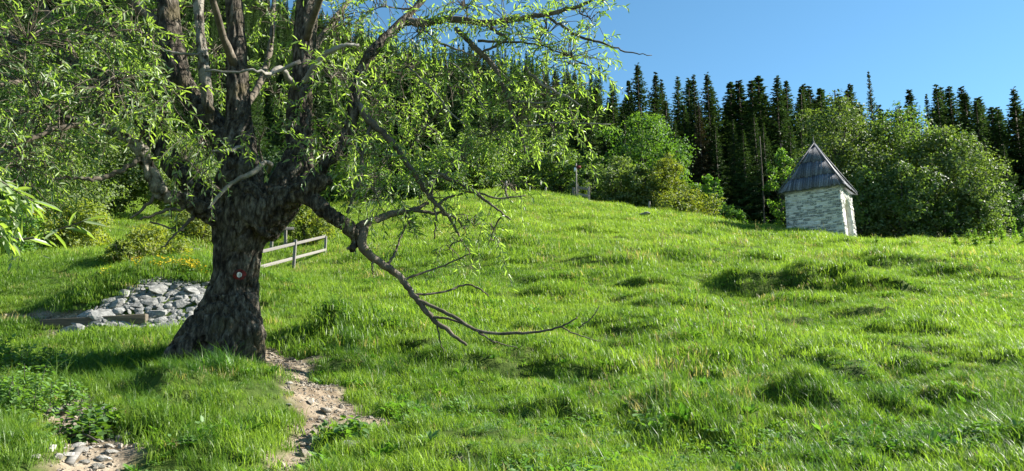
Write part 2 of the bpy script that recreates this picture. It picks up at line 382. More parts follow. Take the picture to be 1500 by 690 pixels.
M['red'] = rough_mat('red_paint', [(.38, (.035, .015, .012)), (.54, (.14, .018, .015)), (.8, (.20, .025, .018))], scale=16, bump=.4, rough=.7)
M['white'] = rough_mat('white_paint', [(.32, (.42, .40, .37)), (.5, (.72, .71, .68)), (.8, (.80, .79, .76))], scale=16, bump=.4, rough=.7)

# ground material: soil under the grass, bare trodden earth where the mask says so
def ground_mat():
    m, n, N, L = newmat('soil_and_turf')
    tc = N.new('ShaderNodeTexCoord')
    at_ = N.new('ShaderNodeAttribute'); at_.attribute_name = 'dirt'
    def ramp(scale, cols, det=8):
        ns = N.new('ShaderNodeTexNoise'); ns.inputs['Scale'].default_value = scale; ns.inputs['Detail'].default_value = det
        L.new(tc.outputs['Object'], ns.inputs['Vector'])
        cr = N.new('ShaderNodeValToRGB'); el = cr.color_ramp.elements
        while len(el) < len(cols): el.new(.5)
        for e, (p_, c_) in zip(el, cols): e.position = p_; e.color = rgba(c_)
        L.new(ns.outputs['Fac'], cr.inputs[0]); return cr.outputs[0], ns
    turf, _ = ramp(2.2, [(.3, (.030, .050, .010)), (.55, (.055, .085, .014)), (.75, (.080, .095, .024))])
    earth, ns = ramp(4.5, [(.32, (.065, .048, .031)), (.47, (.175, .135, .092)), (.68, (.31, .258, .19))])
    mx = N.new('ShaderNodeMix'); mx.data_type = 'RGBA'; L.new(at_.outputs['Fac'], mx.inputs[0]); L.new(turf, mx.inputs[6]); L.new(earth, mx.inputs[7])
    pb = N.new('ShaderNodeBsdfPrincipled'); pb.inputs['Roughness'].default_value = .95; pb.inputs['Specular IOR Level'].default_value = .1
    L.new(mx.outputs[2], pb.inputs['Base Color'])
    n2 = N.new('ShaderNodeTexNoise'); n2.inputs['Scale'].default_value = 22; n2.inputs['Detail'].default_value = 7; L.new(tc.outputs['Object'], n2.inputs['Vector'])
    bp = N.new('ShaderNodeBump'); bp.inputs['Strength'].default_value = .8; bp.inputs['Distance'].default_value = .03
    L.new(n2.outputs['Fac'], bp.inputs['Height']); L.new(bp.outputs[0], pb.inputs['Normal'])
    o = N.new('ShaderNodeOutputMaterial'); L.new(pb.outputs[0], o.inputs[0]); return m
M['ground'] = ground_mat()

# ------------------------------------------------------------ ground sheet
def grow(a, b, s0, g, smax):
    out = [a]; s = s0
    while out[-1] < b: out.append(out[-1]+s); s = min(s*g, smax)
    return out
ys = np.array(sorted(set([-x for x in grow(-3, 260, 1.2, 1.15, 30)][1:] + grow(3, 14, .07, 1.002, .09) + grow(14.05, 60, .1, 1.03, .7)[1:] + grow(61, 900, .9, 1.07, 30)[1:])))
xs_r = grow(9, 700, .14, 1.05, 30); xs = np.array(sorted(set([-x for x in xs_r] + list(np.arange(-8.9, 8.95, .1)) + xs_r)))
GX, GY = np.meshgrid(xs, ys); GZ = gz(GX, GY)
nx, ny = len(xs), len(ys)
ii = (np.arange(ny-1)[:, None]*nx + np.arange(nx-1)[None]).ravel()
gme = mesh_np('ground', np.stack([GX, GY, GZ], -1).reshape(-1, 3), [np.stack([ii, ii+1, ii+1+nx, ii+nx], -1)], {'dirt': dirt(GX, GY).ravel()}, smooth=True)
ground = obj('ground', gme, M['ground']); tag(ground, None, None, kind='structure')
print('ground', nx, ny, nx*ny)

# ------------------------------------------------------------ scatter by geometry nodes
def unlinked(name, meshes, mat):
    col = bpy.data.collections.new(name)
    for me in meshes:
        o = bpy.data.objects.new(name, me); me.materials.append(mat); col.objects.link(o)
    return col
def scatter(name, P, scl, tint, col, nvar, label, cat, tilt=.12, srng=None):
    srng = srng or rng; n = len(P)
    me = bpy.data.meshes.new(name); me.vertices.add(n); me.vertices.foreach_set('co', np.asarray(P, np.float32).ravel())
    rot = np.stack([srng.normal(0, tilt, n), srng.normal(0, tilt, n), srng.uniform(0, 6.283, n)], -1)
    a = me.attributes.new('rot', 'FLOAT_VECTOR', 'POINT'); a.data.foreach_set('vector', rot.astype(np.float32).ravel())
    scl = np.asarray(scl, float); scl = scl if scl.ndim == 2 else np.repeat(scl[:, None], 3, 1)
    a = me.attributes.new('scl', 'FLOAT_VECTOR', 'POINT'); a.data.foreach_set('vector', scl.astype(np.float32).ravel())
    a = me.attributes.new('tint', 'FLOAT', 'POINT'); a.data.foreach_set('value', np.asarray(tint, np.float32))
    a = me.attributes.new('idx', 'INT', 'POINT'); a.data.foreach_set('value', srng.integers(0, nvar, n).astype(np.int32))
    me.update()
    o = bpy.data.objects.new(name, me); C.objects.link(o)
    g = bpy.data.node_groups.new(name, 'GeometryNodeTree')
    g.interface.new_socket('Geometry', in_out='INPUT', socket_type='NodeSocketGeometry'); g.interface.new_socket('Geometry', in_out='OUTPUT', socket_type='NodeSocketGeometry')
    N, L = g.nodes, g.links
    gi = N.new('NodeGroupInput'); go = N.new('NodeGroupOutput'); ip = N.new('GeometryNodeInstanceOnPoints'); ci = N.new('GeometryNodeCollectionInfo')
    ci.inputs['Collection'].default_value = col; ci.inputs['Separate Children'].default_value = True; ci.inputs['Reset Children'].default_value = True
    def na(nm, ty):
        k = N.new('GeometryNodeInputNamedAttribute'); k.data_type = ty; k.inputs['Name'].default_value = nm; return k.outputs['Attribute']
    e2r = N.new('FunctionNodeEulerToRotation'); L.new(na('rot', 'FLOAT_VECTOR'), e2r.inputs[0])
    L.new(gi.outputs[0], ip.inputs['Points']); L.new(ci.outputs[0], ip.inputs['Instance']); ip.inputs['Pick Instance'].default_value = True
    L.new(na('idx', 'INT'), ip.inputs['Instance Index']); L.new(e2r.outputs[0], ip.inputs['Rotation']); L.new(na('scl', 'FLOAT_VECTOR'), ip.inputs['Scale'])
    L.new(ip.outputs[0], go.inputs[0])
    md = o.modifiers.new('scatter', 'NODES'); md.node_group = g
    tag(o, label, cat, kind='stuff'); return o

def blades(n, h0, h1, spread, wd, bend, seed, seg=3):
    r = np.random.default_rng(seed)
    a = r.uniform(0, 6.283, n); rad = spread*np.sqrt(r.random(n)); bx, by = rad*np.cos(a), rad*np.sin(a)
    h = r.uniform(h0, h1, n); da = r.uniform(0, 6.283, n); bd = h*r.uniform(.1, 1, n)*bend
    ww = wd*r.uniform(.7, 1.3, n); V = []; sd = np.stack([-np.sin(da), np.cos(da)], -1)
    lv = np.linspace(0, 1, seg+1)
    for t in lv:
        cx = bx + np.cos(da)*bd*t**2; cy = by + np.sin(da)*bd*t**2; cz = h*(t - .25*bend*t**2) - .02*(t == 0)
        k = ww*(1-t)**.7*(.7+.6*min(t*3, .5)) / 2
        V.append(np.stack([cx-sd[:, 0]*k, cy-sd[:, 1]*k, cz], -1))
        if t < 1: V.append(np.stack([cx+sd[:, 0]*k, cy+sd[:, 1]*k, cz], -1))
    V = np.stack(V, 1); m = V.shape[1]; q = []; tr = []
    for s in range(seg-1): q.append([2*s, 2*s+1, 2*s+3, 2*s+2])
    tr = [[2*(seg-1), 2*(seg-1)+1, 2*seg]]
    off = (np.arange(n)*m)[:, None, None]
    return V.reshape(-1, 3), (np.array(q)[None]+off).reshape(-1, 4), (np.array(tr)[None]+off).reshape(-1, 3)
def leaf_geo(P, D, Nn, Ln, Wd, shape='lance', fold=.18):
    """vectorised leaves: base P, direction D, normal Nn, length, width -> verts, quads/tris (6 verts, 2 quads each)"""
    D = unit(D); S = unit(np.cross(D, Nn)); Nn = np.cross(S, D)
    Ln = np.asarray(Ln)[:, None]; Wd = np.asarray(Wd)[:, None]
    a, b = (.30, .68) if shape == 'lance' else (.25, .7)
    wa, wb = (.48, .36) if shape == 'lance' else (.5, .42)
    k = fold*Wd
    V = np.stack([P, P+D*Ln*a+S*Wd*wa+Nn*k, P+D*Ln*b+S*Wd*wb+Nn*k-Nn*Ln*.04, P+D*Ln-Nn*Ln*.14, P+D*Ln*b-S*Wd*wb+Nn*k-Nn*Ln*.04, P+D*Ln*a-S*Wd*wa+Nn*k], 1)
    off = (np.arange(len(P))*6)[:, None, None]
    q = (np.array([[0, 3, 2, 1], [0, 5, 4, 3]])[None]+off).reshape(-1, 4)
    return V.reshape(-1, 3), q
def rosette(n, ln, wd, up, seed):
    r = np.random.default_rng(seed); a = r.uniform(0, 6.283, n); e = r.uniform(up-.25, up+.3, n)
    D = np.stack([np.cos(a)*np.cos(e), np.sin(a)*np.cos(e), np.sin(e)], -1); Nn = np.stack([-np.cos(a)*np.sin(e), -np.sin(a)*np.sin(e), np.cos(e)], -1)
    P = D*.03*r.random((n, 1)); L_ = ln*r.uniform(.55, 1.1, n)
    v, q = leaf_geo(P, D, Nn, L_, L_*wd*r.uniform(.8, 1.2, n), 'broad', .12); return v, q
def clover(n, ht, rad, size, seed):
    r = np.random.default_rng(seed); a = r.uniform(0, 6.283, n); rr = rad*np.sqrt(r.random(n))
    P = np.stack([rr*np.cos(a), rr*np.sin(a), ht*r.uniform(.2, 1, n)*(1-.4*rr/rad)], -1); b = r.uniform(0, 6.283, n); e = r.normal(.2, .4, n)
    D = np.stack([np.cos(b)*np.cos(e), np.sin(b)*np.cos(e), np.sin(e)], -1); Nn = np.stack([-np.cos(b)*np.sin(e), -np.sin(b)*np.sin(e), np.cos(e)], -1)
    s = size*r.uniform(.6, 1.2, n); return leaf_geo(P, D, Nn, s, s*.7, 'broad', .1)

short = [mesh_np('grass_tuft', v, [q, t]) for v, q, t in (blades(36, .04, .15, .12, .0078, 1.0, 10+i) for i in range(5))]
tallm = [mesh_np('tall_tuft', v, [q, t]) for v, q, t in (blades(48, .12, .32, .12, .0075, 1.05, 30+i) for i in range(5))]
wide = [mesh_np('wide_tuft', v, [q, t]) for v, q, t in (blades(54, .05, .16, .27, .0110, .95, 50+i) for i in range(4))]
rosm = [mesh_np('leaf_rosette', *rosette(12, .13, .40, .75, 70+i)) for i in range(4)]
clom = [mesh_np('clover_patch', *clover(60, .12, .16, .045, 80+i)) for i in range(4)]
stalk = []
for i in range(4):
    v, q, t = blades(7, .32, .60, .10, .0045, .35, 90+i); r_ = np.random.default_rng(i)
    vv, qq = leaf_geo(v.reshape(7, -1, 3)[:, -1] - [0, 0, .05], np.tile([0, .15, 1.], (7, 1)) + r_.normal(0, .2, (7, 3)), r_.normal(0, 1, (7, 3)), np.full(7, .09), np.full(7, .016))
    stalk.append(mesh_np('dry_stalk', np.vstack([v, vv]), [np.vstack([q, qq+len(v)]), t]))
c_short, c_tall, c_wide = unlinked('grass_tuft', short, M['grass']), unlinked('tall_tuft', tallm, M['tall']), unlinked('wide_tuft', wide, M['grass'])
c_ros, c_clo, c_stalk = unlinked('leaf_rosette', rosm, M['weed']), unlinked('clover_patch', clom, M['weed']), unlinked('dry_stalk', stalk, M['straw'])

TREE_XY = at(320, 9.0)[:2]
def sample(n_target, y0, y1, margin=1.6, power=0):
    """random ground points between depths y0,y1 inside (and a little beyond) the view"""
    y = rng.uniform(y0, y1, n_target*2); k = rng.random(n_target*2) < (.70*y+margin)/(.70*y1+margin); y = y[k]
    x = rng.uniform(-1, 1, len(y))*(.70*y+margin); return x, y
def chapel_clear(x, y): return (np.hypot(x-14.2, y-35.9) > 1.75)
def area(y0, y1, m=1.6): return (.70*(y0+y1) + 2*m)*(y1-y0)
def tall_field(x, y):
    """where the sward is long: under the willow, on the tussock steps and in drifting patches"""
    f = .5*fbm(x*.45+9, y*.45, o=3) 
    for bx, by, ra, h, fl in BUMPS:
        m = (np.abs(x-bx) < 3*ra) & (np.abs(y-by) < 1.6)
        if m.any(): f[m] = np.maximum(f[m], 1.15*np.exp(-((x[m]-bx)/(ra*1.1))**2 - ((y[m]-by-.05)/.55)**2)*min(1, h/.26))
    f = np.maximum(f, .95*np.exp(-((x-TREE_XY[0]-.1)/1.9)**2 - ((y-TREE_XY[1]+.9)/1.5)**2))
    f = np.maximum(f, .8*sstep(-1.2, -3.2, x)*sstep(9, 6.5, y))
    pd = path_d(x, y)
    return np.where((y > 3) & (y < 20), f*sstep(1.0, 2.4, pd) - .5*sstep(1.6, .9, pd), f)
def field(x, y):          # broad drifts of colour, 0 dark .. 1 yellow
    t = .45 + .22*fbm(x*.22, y*.22, o=2) + .20*fbm(x*1.3+40, y*1.3, o=2)
    t += .25*sstep(14, 40, y)
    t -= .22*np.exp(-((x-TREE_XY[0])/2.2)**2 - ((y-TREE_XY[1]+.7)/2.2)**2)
    return t
def grass_set(dens, y0, y1, col, nvar, s0, s1, name, label, keepfn=None, tilt=.16, tsh=0, dryp=.02):
    n = int(dens*area(y0, y1)); x, y = sample(n, y0, y1)
    n_ = min(n, len(x)); x, y = x[:n_], y[:n_]
    keep = (dirt(x, y) < rng.uniform(.15, .75, len(x))) & chapel_clear(x, y) & (np.hypot(x-TREE_XY[0], y-TREE_XY[1]) > .40)
    if keepfn is not None: keep &= keepfn(x, y)
    x, y = x[keep], y[keep]; z = gz(x, y)
    s = rng.uniform(s0, s1, len(x))*np.clip(1 + .5*fbm(x*.9, y*.9+7, o=3), .4, 1.7)
    s3 = np.stack([s, s, s*rng.uniform(.75, 1.25, len(x))], -1)
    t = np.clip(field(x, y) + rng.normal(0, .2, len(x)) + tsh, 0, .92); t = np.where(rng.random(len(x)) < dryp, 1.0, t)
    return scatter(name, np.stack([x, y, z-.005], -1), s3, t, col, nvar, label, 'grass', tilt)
BXL, BXR = at(118, 13.75)[0], at(312, 14.0)[0]
def notwall(x, y):
    fx = (x-BXL)/(BXR-BXL); d0 = 13.42 + .25*fx
    return ~((fx > -.02) & (fx < 1.05) & (y > d0) & (y < d0 + 1.12*np.minimum(1, .30+1.6*fx)))
grass_set(190, 2.6, 9.5, c_short, 5, .65, 1.05, 'meadow_grass', 'short bright green grass of the meadow close to the path and slope foot')
grass_set(85, 9.5, 20, c_wide, 4, .75, 1.15, 'meadow_grass', 'short bright green grass across the middle of the sloping meadow', notwall)
grass_set(34, 20, 47, c_wide, 4, 1.0, 1.5, 'meadow_grass', 'sunny yellow-green grass on the upper meadow up to the forest edge', tsh=.05, dryp=.05)
grass_set(80, 2.6, 11, c_tall, 5, .5, .9, 'tall_grass', 'long dark green grass tussocks around the willow and on the lower slope', lambda x, y: tall_field(x, y) > rng.uniform(.0, .9, len(x)))
grass_set(45, 11, 34, c_tall, 5, .7, 1.15, 'tall_grass', 'long dark green grass on the tussock steps of the upper meadow', lambda x, y: (tall_field(x, y) > rng.uniform(.25, 1.0, len(x))) & notwall(x, y))
grass_set(5, 2.8, 32, c_tall, 5, .35, .8, 'tall_grass', 'single long grass tufts dotted over the open meadow', lambda x, y: notwall(x, y) & (path_d(x, y) > 1.5))
grass_set(34, 2.8, 26, c_ros, 4, .4, 1.0, 'broad_leaf_weeds', 'dock and dandelion leaf rosettes scattered through the meadow grass', lambda x, y: (fbm(x*.7+3, y*.7, o=2) > rng.uniform(-.4, .8, len(x))) & notwall(x, y), dryp=0)
grass_set(48, 2.8, 24, c_clo, 4, .5, 1.0, 'clover_patches', 'low clover and herb patches in the grass beside the path', lambda x, y: (fbm(x*.8+33, y*.8, o=2) > rng.uniform(0, .9, len(x))) & notwall(x, y), dryp=0)
grass_set(2.2, 4, 32, c_stalk, 4, .5, .95, 'dry_grass_stalks', 'thin straw-coloured seed stalks standing in the meadow', lambda x, y: (fbm(x*.5+70, y*.5, o=2) > rng.uniform(-.2, .9, len(x))) & notwall(x, y))

# ------------------------------------------------------------ stones
def rock_mesh(name, seed, flat=.7, sub=2):
    bm = bmesh.new(); bmesh.ops.create_icosphere(bm, subdivisions=sub, radius=.5)
    r_ = np.random.default_rng(seed); pl = [(Vector(unit(r_.normal(0, 1, 3))), r_.uniform(.24, .38)) for _ in range(9)]
    for v in bm.verts:
        for nrm, d in pl:
            k = v.co.dot(nrm)
            if k > d: v.co -= nrm*(k-d)
        v.co += v.co.normalized()*.05*mnoise.noise(v.co*3.1+Vector((seed, 0, 0)))
        v.co.z *= flat
    me = bpy.data.meshes.new(name); bm.to_mesh(me); bm.free(); return me
ROCK = [rock_mesh('stone', 100+i, .75) for i in range(9)]
for m_ in ROCK: m_.materials.append(M['stone'])
PEB = [rock_mesh('pebble', 200+i, .6, 1) for i in range(5)]
c_peb = unlinked('pebble', PEB, M['pebble'])
x, y = sample(190000, 3.6, 16); k = (dirt(x, y) > rng.uniform(.3, 1.0, len(x))); x, y = x[k], y[k]
s = np.exp(rng.normal(-4.15, .6, len(x)))
o = scatter('path_gravel', np.stack([x, y, gz(x, y)+s*.12], -1), s, rng.random(len(x)), c_peb, 5, 'loose pale pebbles and gravel lying on the trodden path', 'gravel', .5)

def rock(u, v, size, label, mat=None, sink=.25, name='rock', sq=(1, 1, 1)):
    q = hit(u, v)
    if q is None: return
    me = rock_mesh(name, int(u*7+v), .7, 3); rb = obj(name, me, mat or M['stone'])
    rb.location = (q[0], q[1], gz1(q[0], q[1]) + size*(.35-sink)); rb.scale = (size*sq[0], size*sq[1], size*sq[2]); rb.rotation_euler = (.1, .1, u*.37)
    return tag(rb, label, 'rock')
rock(156, 612, .19, 'grey limestone rock in the grass beside the bare hollow below the willow')
rock(86, 606, .13, 'small pale stone at the edge of the leafy weeds by the hollow')
rock(940, 320, .85, 'flat grey rock slab lying high on the meadow below the shrubs', sink=.20, sq=(1.2, .8, .45))
rock(292, 368, .62, 'grey boulder half buried in the grass above the stone bank', sq=(1.2, .9, .6), sink=.42)
rock(478, 604, .13, 'rounded pale stone on the edge of the earth path', M['pebble'])
rock(446, 668, .12, 'grey stone at the foot of the earth path', M['pebble'])
rock(512, 655, .20, 'dark grey flat stone in the grass right of the path', sq=(1.2, .8, .5))
rock(445, 498, .12, 'brown earthy stone poking out of the eroded bank', M['pebble'])
rock(415, 500, .14, 'buff stone lodged at the top of the path', M['pebble'])

# stone bank (rubble retaining slope)
bank = empty('stone_bank', at(205, 13.7)); tag(bank, 'rough grey rubble stone bank holding up the slope behind the willow', 'stone wall')
bl = Vector(bank.location)
placed = []; XL, XR = at(118, 13.75)[0], at(312, 14.0)[0]
r_ = np.random.default_rng(5)
for k in range(5000):
    fx = r_.random(); X = XL + (XR-XL)*fx; Y = 13.45 + .25*fx + r_.random()*1.15*min(1, .30+1.6*fx)
    z = gz1(X, Y); S = r_.choice([.13, .18, .24, .31, .40], p=[.34, .26, .2, .12, .08])
    if any((X-a)**2 + ((Y-b)*1.35)**2 < ((S+c)*.285)**2 for a, b, c in placed): continue
    placed.append((X, Y, S))
    e = .06; nrm = Vector((gz1(X-e, Y)-gz1(X+e, Y), gz1(X, Y-e)-gz1(X, Y+e), 2*e)).normalized()
    so = obj('stone', ROCK[r_.integers(0, 9)], None, bank)
    q = nrm.to_track_quat('Z', 'Y').to_euler(); so.rotation_euler = (q[0], q[1], q[2] + r_.normal(0, .5))
    so.location = Vector((X, Y, z)) + nrm*-.005 - bl; so.scale = (S*1.5, S*r_.uniform(.95, 1.15), S*r_.uniform(.6, .85))
    if len(placed) > 295: break
mb = MB(); gx, gt = 40, 14; vv = []
for i in range(gx+1):
    fx = i/gx*1.03-.01; X = XL + (XR-XL)*fx
    for j in range(gt+1):
        Y = 13.40 + .25*fx + j/gt*1.18*min(1, .30+1.6*max(fx, 0)); vv.append((X-bl.x, Y-bl.y, gz1(X, Y)-.012+.02*mnoise.noise(Vector((X*7, Y*7, 0)))-bl.z))
mb.add(np.array(vv), q=[[i*(gt+1)+j, (i+1)*(gt+1)+j, (i+1)*(gt+1)+j+1, i*(gt+1)+j+1] for i in range(gx) for j in range(gt)])
obj('rubble_bed', mb.mesh('rubble_bed', True), M['stone'], bank)
rk = np.random.default_rng(3)
HOL = [rock_mesh('loose_stone', 400+i, .6, 2) for i in range(4)]
for m_ in HOL: m_.materials.append(M['lightstone'])
for k in range(30):
    q = hit(rk.normal(125, 26), rk.uniform(632, 689)) if k < 26 else hit(rk.normal(430, 22), rk.uniform(520, 600))
    S = rk.uniform(.035, .10) if k < 26 else rk.uniform(.03, .07)
    so = obj('loose_stone', HOL[k % 4], None, loc=(q[0], q[1], gz1(q[0], q[1])+S*.10), rot=(rk.normal(0, .2), rk.normal(0, .2), rk.uniform(0, 6.3)), scale=(S*1.4, S, S))
    tag(so, *(('small pale limestone chip lying in the bare hollow below the willow', 'stone', 'pale stones in the hollow') if k < 26 else ('small pale stone trodden into the earth path beside the willow', 'stone', 'pale stones on the path')))
# timber lying along the foot of the bank
a = hit(60, 481); b = at(215, a[1]+.12); mb = MB(); mb.bar(a+[0, 0, .06], b+[0, 0, .06], .14, .17); print('beam', a, b)
me = mb.mesh('timber_beam'); o = obj('timber_beam', me, M['wood2']); bv = o.modifiers.new('edge', 'BEVEL'); bv.width = .012; bv.segments = 2
tag(o, 'long squared weathered timber lying at the foot of the stone bank', 'beam')
q1, q2 = hit(100, 684), hit(116, 664); mb = MB(); mb.bar(q1+[0, 0, .02], q2+[0, 0, .03], .05, .02)
tag(obj('wood_offcut', mb.mesh('wood_offcut'), M['wood']), 'short pale split piece of wood lying on the stony hollow', 'wood')
q1, q2 = hit(96, 644), hit(145, 655); mb = MB(); mb.tube(crom([q1+[0, 0, .03], (q1+q2)/2+[0, .03, .05], q2+[0, 0, .03]], 5), np.linspace(.012, .006, 11), 6)
tag(obj('fallen_stick', mb.mesh('fallen_stick', True), M['limb']), 'thin dark stick lying across the bare hollow', 'stick')

# ------------------------------------------------------------ fences
def fence(name, posts, rails, label, post_w=.10):
    b0 = posts[0][0]; root = empty(name, b0); tag(root, label, 'fence'); o0 = np.array(b0)
    for base, ht, lean in posts:
        mb = MB(); mb.bar(np.array(base)-o0-[0, 0, .25], np.array(base)-o0+[lean, 0, ht], post_w, post_w*.95, up=(0, 1, 0))
        pm = obj('post', mb.mesh('post'), M['wood'], root); k = pm.modifiers.new('edge', 'BEVEL'); k.width = .012; k.segments = 2
    for p0, p1, wd, ht in rails:
        mb = MB(); mb.bar(np.array(p0)-o0, np.array(p1)-o0, wd, ht)
        rm = obj('rail', mb.mesh('rail'), M['wood'], root); k = rm.modifiers.new('edge', 'BEVEL'); k.width = .008; k.segments = 2
    return root
fa, fb, fc = at(378, 18.6), at(429, 22), at(476, 26)
fr = np.array([0, -.09, 0])
Ya = 19.0
fence('rail_fence', [(fa, pix(378, 376, fa[1])[2]-fa[2], 0), (fb, pix(429, 351, fb[1])[2]-fb[2], .03), (fc, pix(475, 346, fc[1])[2]-fc[2], 0)],
      [(pix(386, 369, Ya)+fr, pix(477, 347, fc[1]+.1)+fr, .035, pxm(fb[1], 4.3)), (pix(378, 393, Ya)+fr, pix(479, 366, fc[1]+.2)+fr, .035, pxm(fb[1], 4.3))],
      'weathered two-rail wooden fence running uphill behind the willow trunk', .08)
ga, gb = at(397, 27), at(418, 27.5)
fence('rail_fence', [(ga, 1.1, 0), (gb, 1.05, -.04)], [(ga+[-.8, -.1, .85], gb+[.3, -.1, .85], .04, .1)], 'short grey fence section standing farther back beyond the uphill rail fence')
ha, hb, hc = at(840, 42.6), at(845.5, 42.4), at(862.5, 42.2)
fence('stile', [(ha, .62, 0), (hb, .9, 0), (hc, .85, 0)], [(hb+[0, -.1, .68], hc+[0, -.1, .68], .05, .14), (hb+[-.1, -.1, .30], hc+[0, -.1, .30], .05, .14), (ha+[0, -.1, .45], hb+[.1, -.1, .5], .05, .1)],
      'small pale wooden stile with two bars at the top edge of the meadow', .13)
pole = empty('trail_post', at(844, 42.0)); tag(pole, 'thin tall pale post with red and white trail board beside the stile', 'post')
mb = MB(); mb.tube([(0, 0, -.2), (.02, 0, 1.0), (.03, 0, 2.1)], [.045, .04, .035], 8); obj('pole', mb.mesh('pole', True), M['wood'], pole)
mb = MB(); mb.box((-.03, -.07, 1.72), (.14, .03, .22)); bd = obj('board', mb.mesh('board'), M['white'], pole)
mb = MB(); mb.box((.16, -.07, 1.86), (.26, .03, .16)); obj('board', mb.mesh('board'), M['red'], pole)
for u, Y, ht, lb in ((951, 40.2, .50, 'short grey fence post in front of the shrubs at the meadow edge'), (741, 42.5, .75, 'lone grey post behind the hanging willow twigs at the meadow crest'), (799, 43, .45, 'low grey post stub on the meadow crest left of the stile')):
    q = at(u, Y); mb = MB(); mb.tube([(0, 0, -.2), (.0, 0, ht*.5), (.03, 0, ht), (.03, 0, ht+.02)], [.065, .06, .055, .02], 8)
    tag(obj('fence_post', mb.mesh('fence_post', True), M['wood'], loc=q), lb, 'post')

# ------------------------------------------------------------ chapel
def build_chapel():
    base = pix(1237, 346, 34.0); S = 2.46
    tl = np.array([-.815, .58, 0]); tl /= np.linalg.norm(tl); tr = np.array([.58, .815, 0]); tr /= np.linalg.norm(tr)
    org = base + (tl+tr)*S/2; org[2] = base[2] - .05
    ctr = np.array([org[0], org[1], org[2]-.0])
    root = empty('chapel', ctr); root.rotation_euler = (0, -R(1.2), 0); tag(root, 'small square stone wayside chapel with steep grey pyramid board roof', 'chapel')
    top = pix(1232, 269, 34.0)[2] - org[2]          # eave height
    bot = -.45; HB, HT = S/2*1.03, S/2*.975          # slight batter
    def P(ax, s, z, out=0.):   # point on face: axis pair, s in -1..1 along, z
        k = HB + (HT-HB)*np.clip((z-0)/top, -.2, 1)
        return ax[0]*(k*s) + ax[1]*(k+out) + np.array([0, 0, z])
    faces = {'front': (-tl, -tr), 'right': (tr, -tl), 'back': (tl, tr), 'left': (-tr, tl)}
    # walls: core slabs
    th = .38
    for nm, ax in faces.items():
        if nm == 'right': continue
        mb = MB(); zs = np.linspace(bot, top, 8); ss = np.linspace(-1, 1, 9)
        v = [P(ax, s_, z_) for z_ in zs for s_ in ss]; nv = len(v)
        v += [P(ax, s_*.72, z_, -th) for z_ in zs for s_ in ss]
        q = []
        for i in range(7):
            for j in range(8):
                a_ = i*9+j; q.append([a_, a_+1, a_+10, a_+9]); q.append([nv+a_, nv+a_+9, nv+a_+10, nv+a_+1])
        for i in range(7):
            for j in (0, 8): a_ = i*9+j; q.append([a_, a_+9, nv+a_+9, nv+a_])
        for j in range(8):
            for i in (0, 7): a_ = i*9+j; q.append([a_, a_+1, nv+a_+1, nv+a_])
        mb.add(v, q); obj('wall', mb.mesh('wall'), M['lime'], root)
    # right wall with arched doorway
    ax = faces['right']; aw, ah = .46, 1.35       # half width (fraction), spring height
    hw = aw*S/2; arc = [(-hw, bot)] + [(-hw, z_) for z_ in np.linspace(.1, ah, 5)] + [(-hw*math.cos(t), ah+hw*math.sin(t)) for t in np.linspace(.25, math.pi-.25, 11)] + [(hw, z_) for z_ in np.linspace(ah, .1, 5)] + [(hw, bot)]
    n_ = len(arc); L_ = S/2; out = []
    for k, (sx, z_) in enumerate(arc):
        t = k/(n_-1)
        if t < .30: out.append((-L_, bot + (top-bot)*t/.30))
        elif t > .70: out.append((L_, bot + (top-bot)*(1-t)/.30))
        else: out.append((-L_ + 2*L_*(t-.3)/.4, top))
    def Q(sx, z_, o_): return P(ax, sx/(S/2), z_, o_)
    mb = MB(); v = [Q(*a_, 0) for a_ in arc] + [Q(*a_, 0) for a_ in out] + [Q(a_[0], a_[1], -th) for a_ in arc] + [Q(a_[0]*.72, a_[1], -th) for a_ in out]
    q = []
    for k in range(n_-1):
        q += [[k, n_+k, n_+k+1, k+1], [2*n_+k, 2*n_+k+1, 3*n_+k+1, 3*n_+k], [k, k+1, 2*n_+k+1, 2*n_+k], [n_+k, 3*n_+k, 3*n_+k+1, n_+k+1]]
    mb.add(v, q); obj('wall', mb.mesh('wall'), M['lime'], root)
    mb = MB(); mb.box((0, 0, .02), (S*.9, S*.9, .1), np.array([tl, tr, [0, 0, 1]])); obj('floor_slab', mb.mesh('floor_slab'), M['lime'], root)
    # proud stones in rough courses
    r_ = np.random.default_rng(11)
    variants = []
    for i in range(10):
        bm = bmesh.new(); bmesh.ops.create_cube(bm, size=1.0); bmesh.ops.subdivide_edges(bm, edges=bm.edges[:], cuts=2, use_grid_fill=True)
        for vv in bm.verts:
            c_ = vv.co; kk = max(abs(c_.x), abs(c_.z))*2
            c_.x *= 1 - .12*(abs(c_.z)*2)**2*r_.uniform(.3, 1.2); c_.z *= 1 - .25*(abs(c_.x)*2)**2*r_.uniform(.3, 1.2)
            if c_.y < -.2: c_.y += .25*kk*r_.uniform(.2, 1) 
            c_ += Vector(r_.normal(0, .03, 3))
        me = bpy.data.meshes.new('stone'); bm.to_mesh(me); bm.free(); variants.append(me)
    for i, me in enumerate(variants): me.materials.append(M['rubble'] if i < 6 else M['lime'])
    def course(ax, z, h, skip=None, wmin=.16, wmax=.46):
        s_ = -S/2*.99 - r_.random()*.1
        while s_ < S/2*.99:
            wd = r_.uniform(wmin, wmax); a_, b_ = max(s_, -S/2*1.0), min(s_+wd, S/2*1.0); s_ += wd + .012
            if b_-a_ < .07 or (skip and skip((a_+b_)/2, z, (b_-a_)/2)): continue
            if r_.random() < .06: continue
            hh = h*r_.uniform(.72, 1.0); so = obj('stone', variants[r_.integers(0, 10)], None, root)
            c_ = P(ax, (a_+b_)/2/(S/2), z + h/2 + r_.normal(0, .012), -.025 + r_.uniform(0, .022))
            so.location = c_; so.scale = (b_-a_, .10, hh)
            so.rotation_euler = (0, r_.normal(0, .03), math.atan2(ax[0][1], ax[0][0]))
    z = -.12
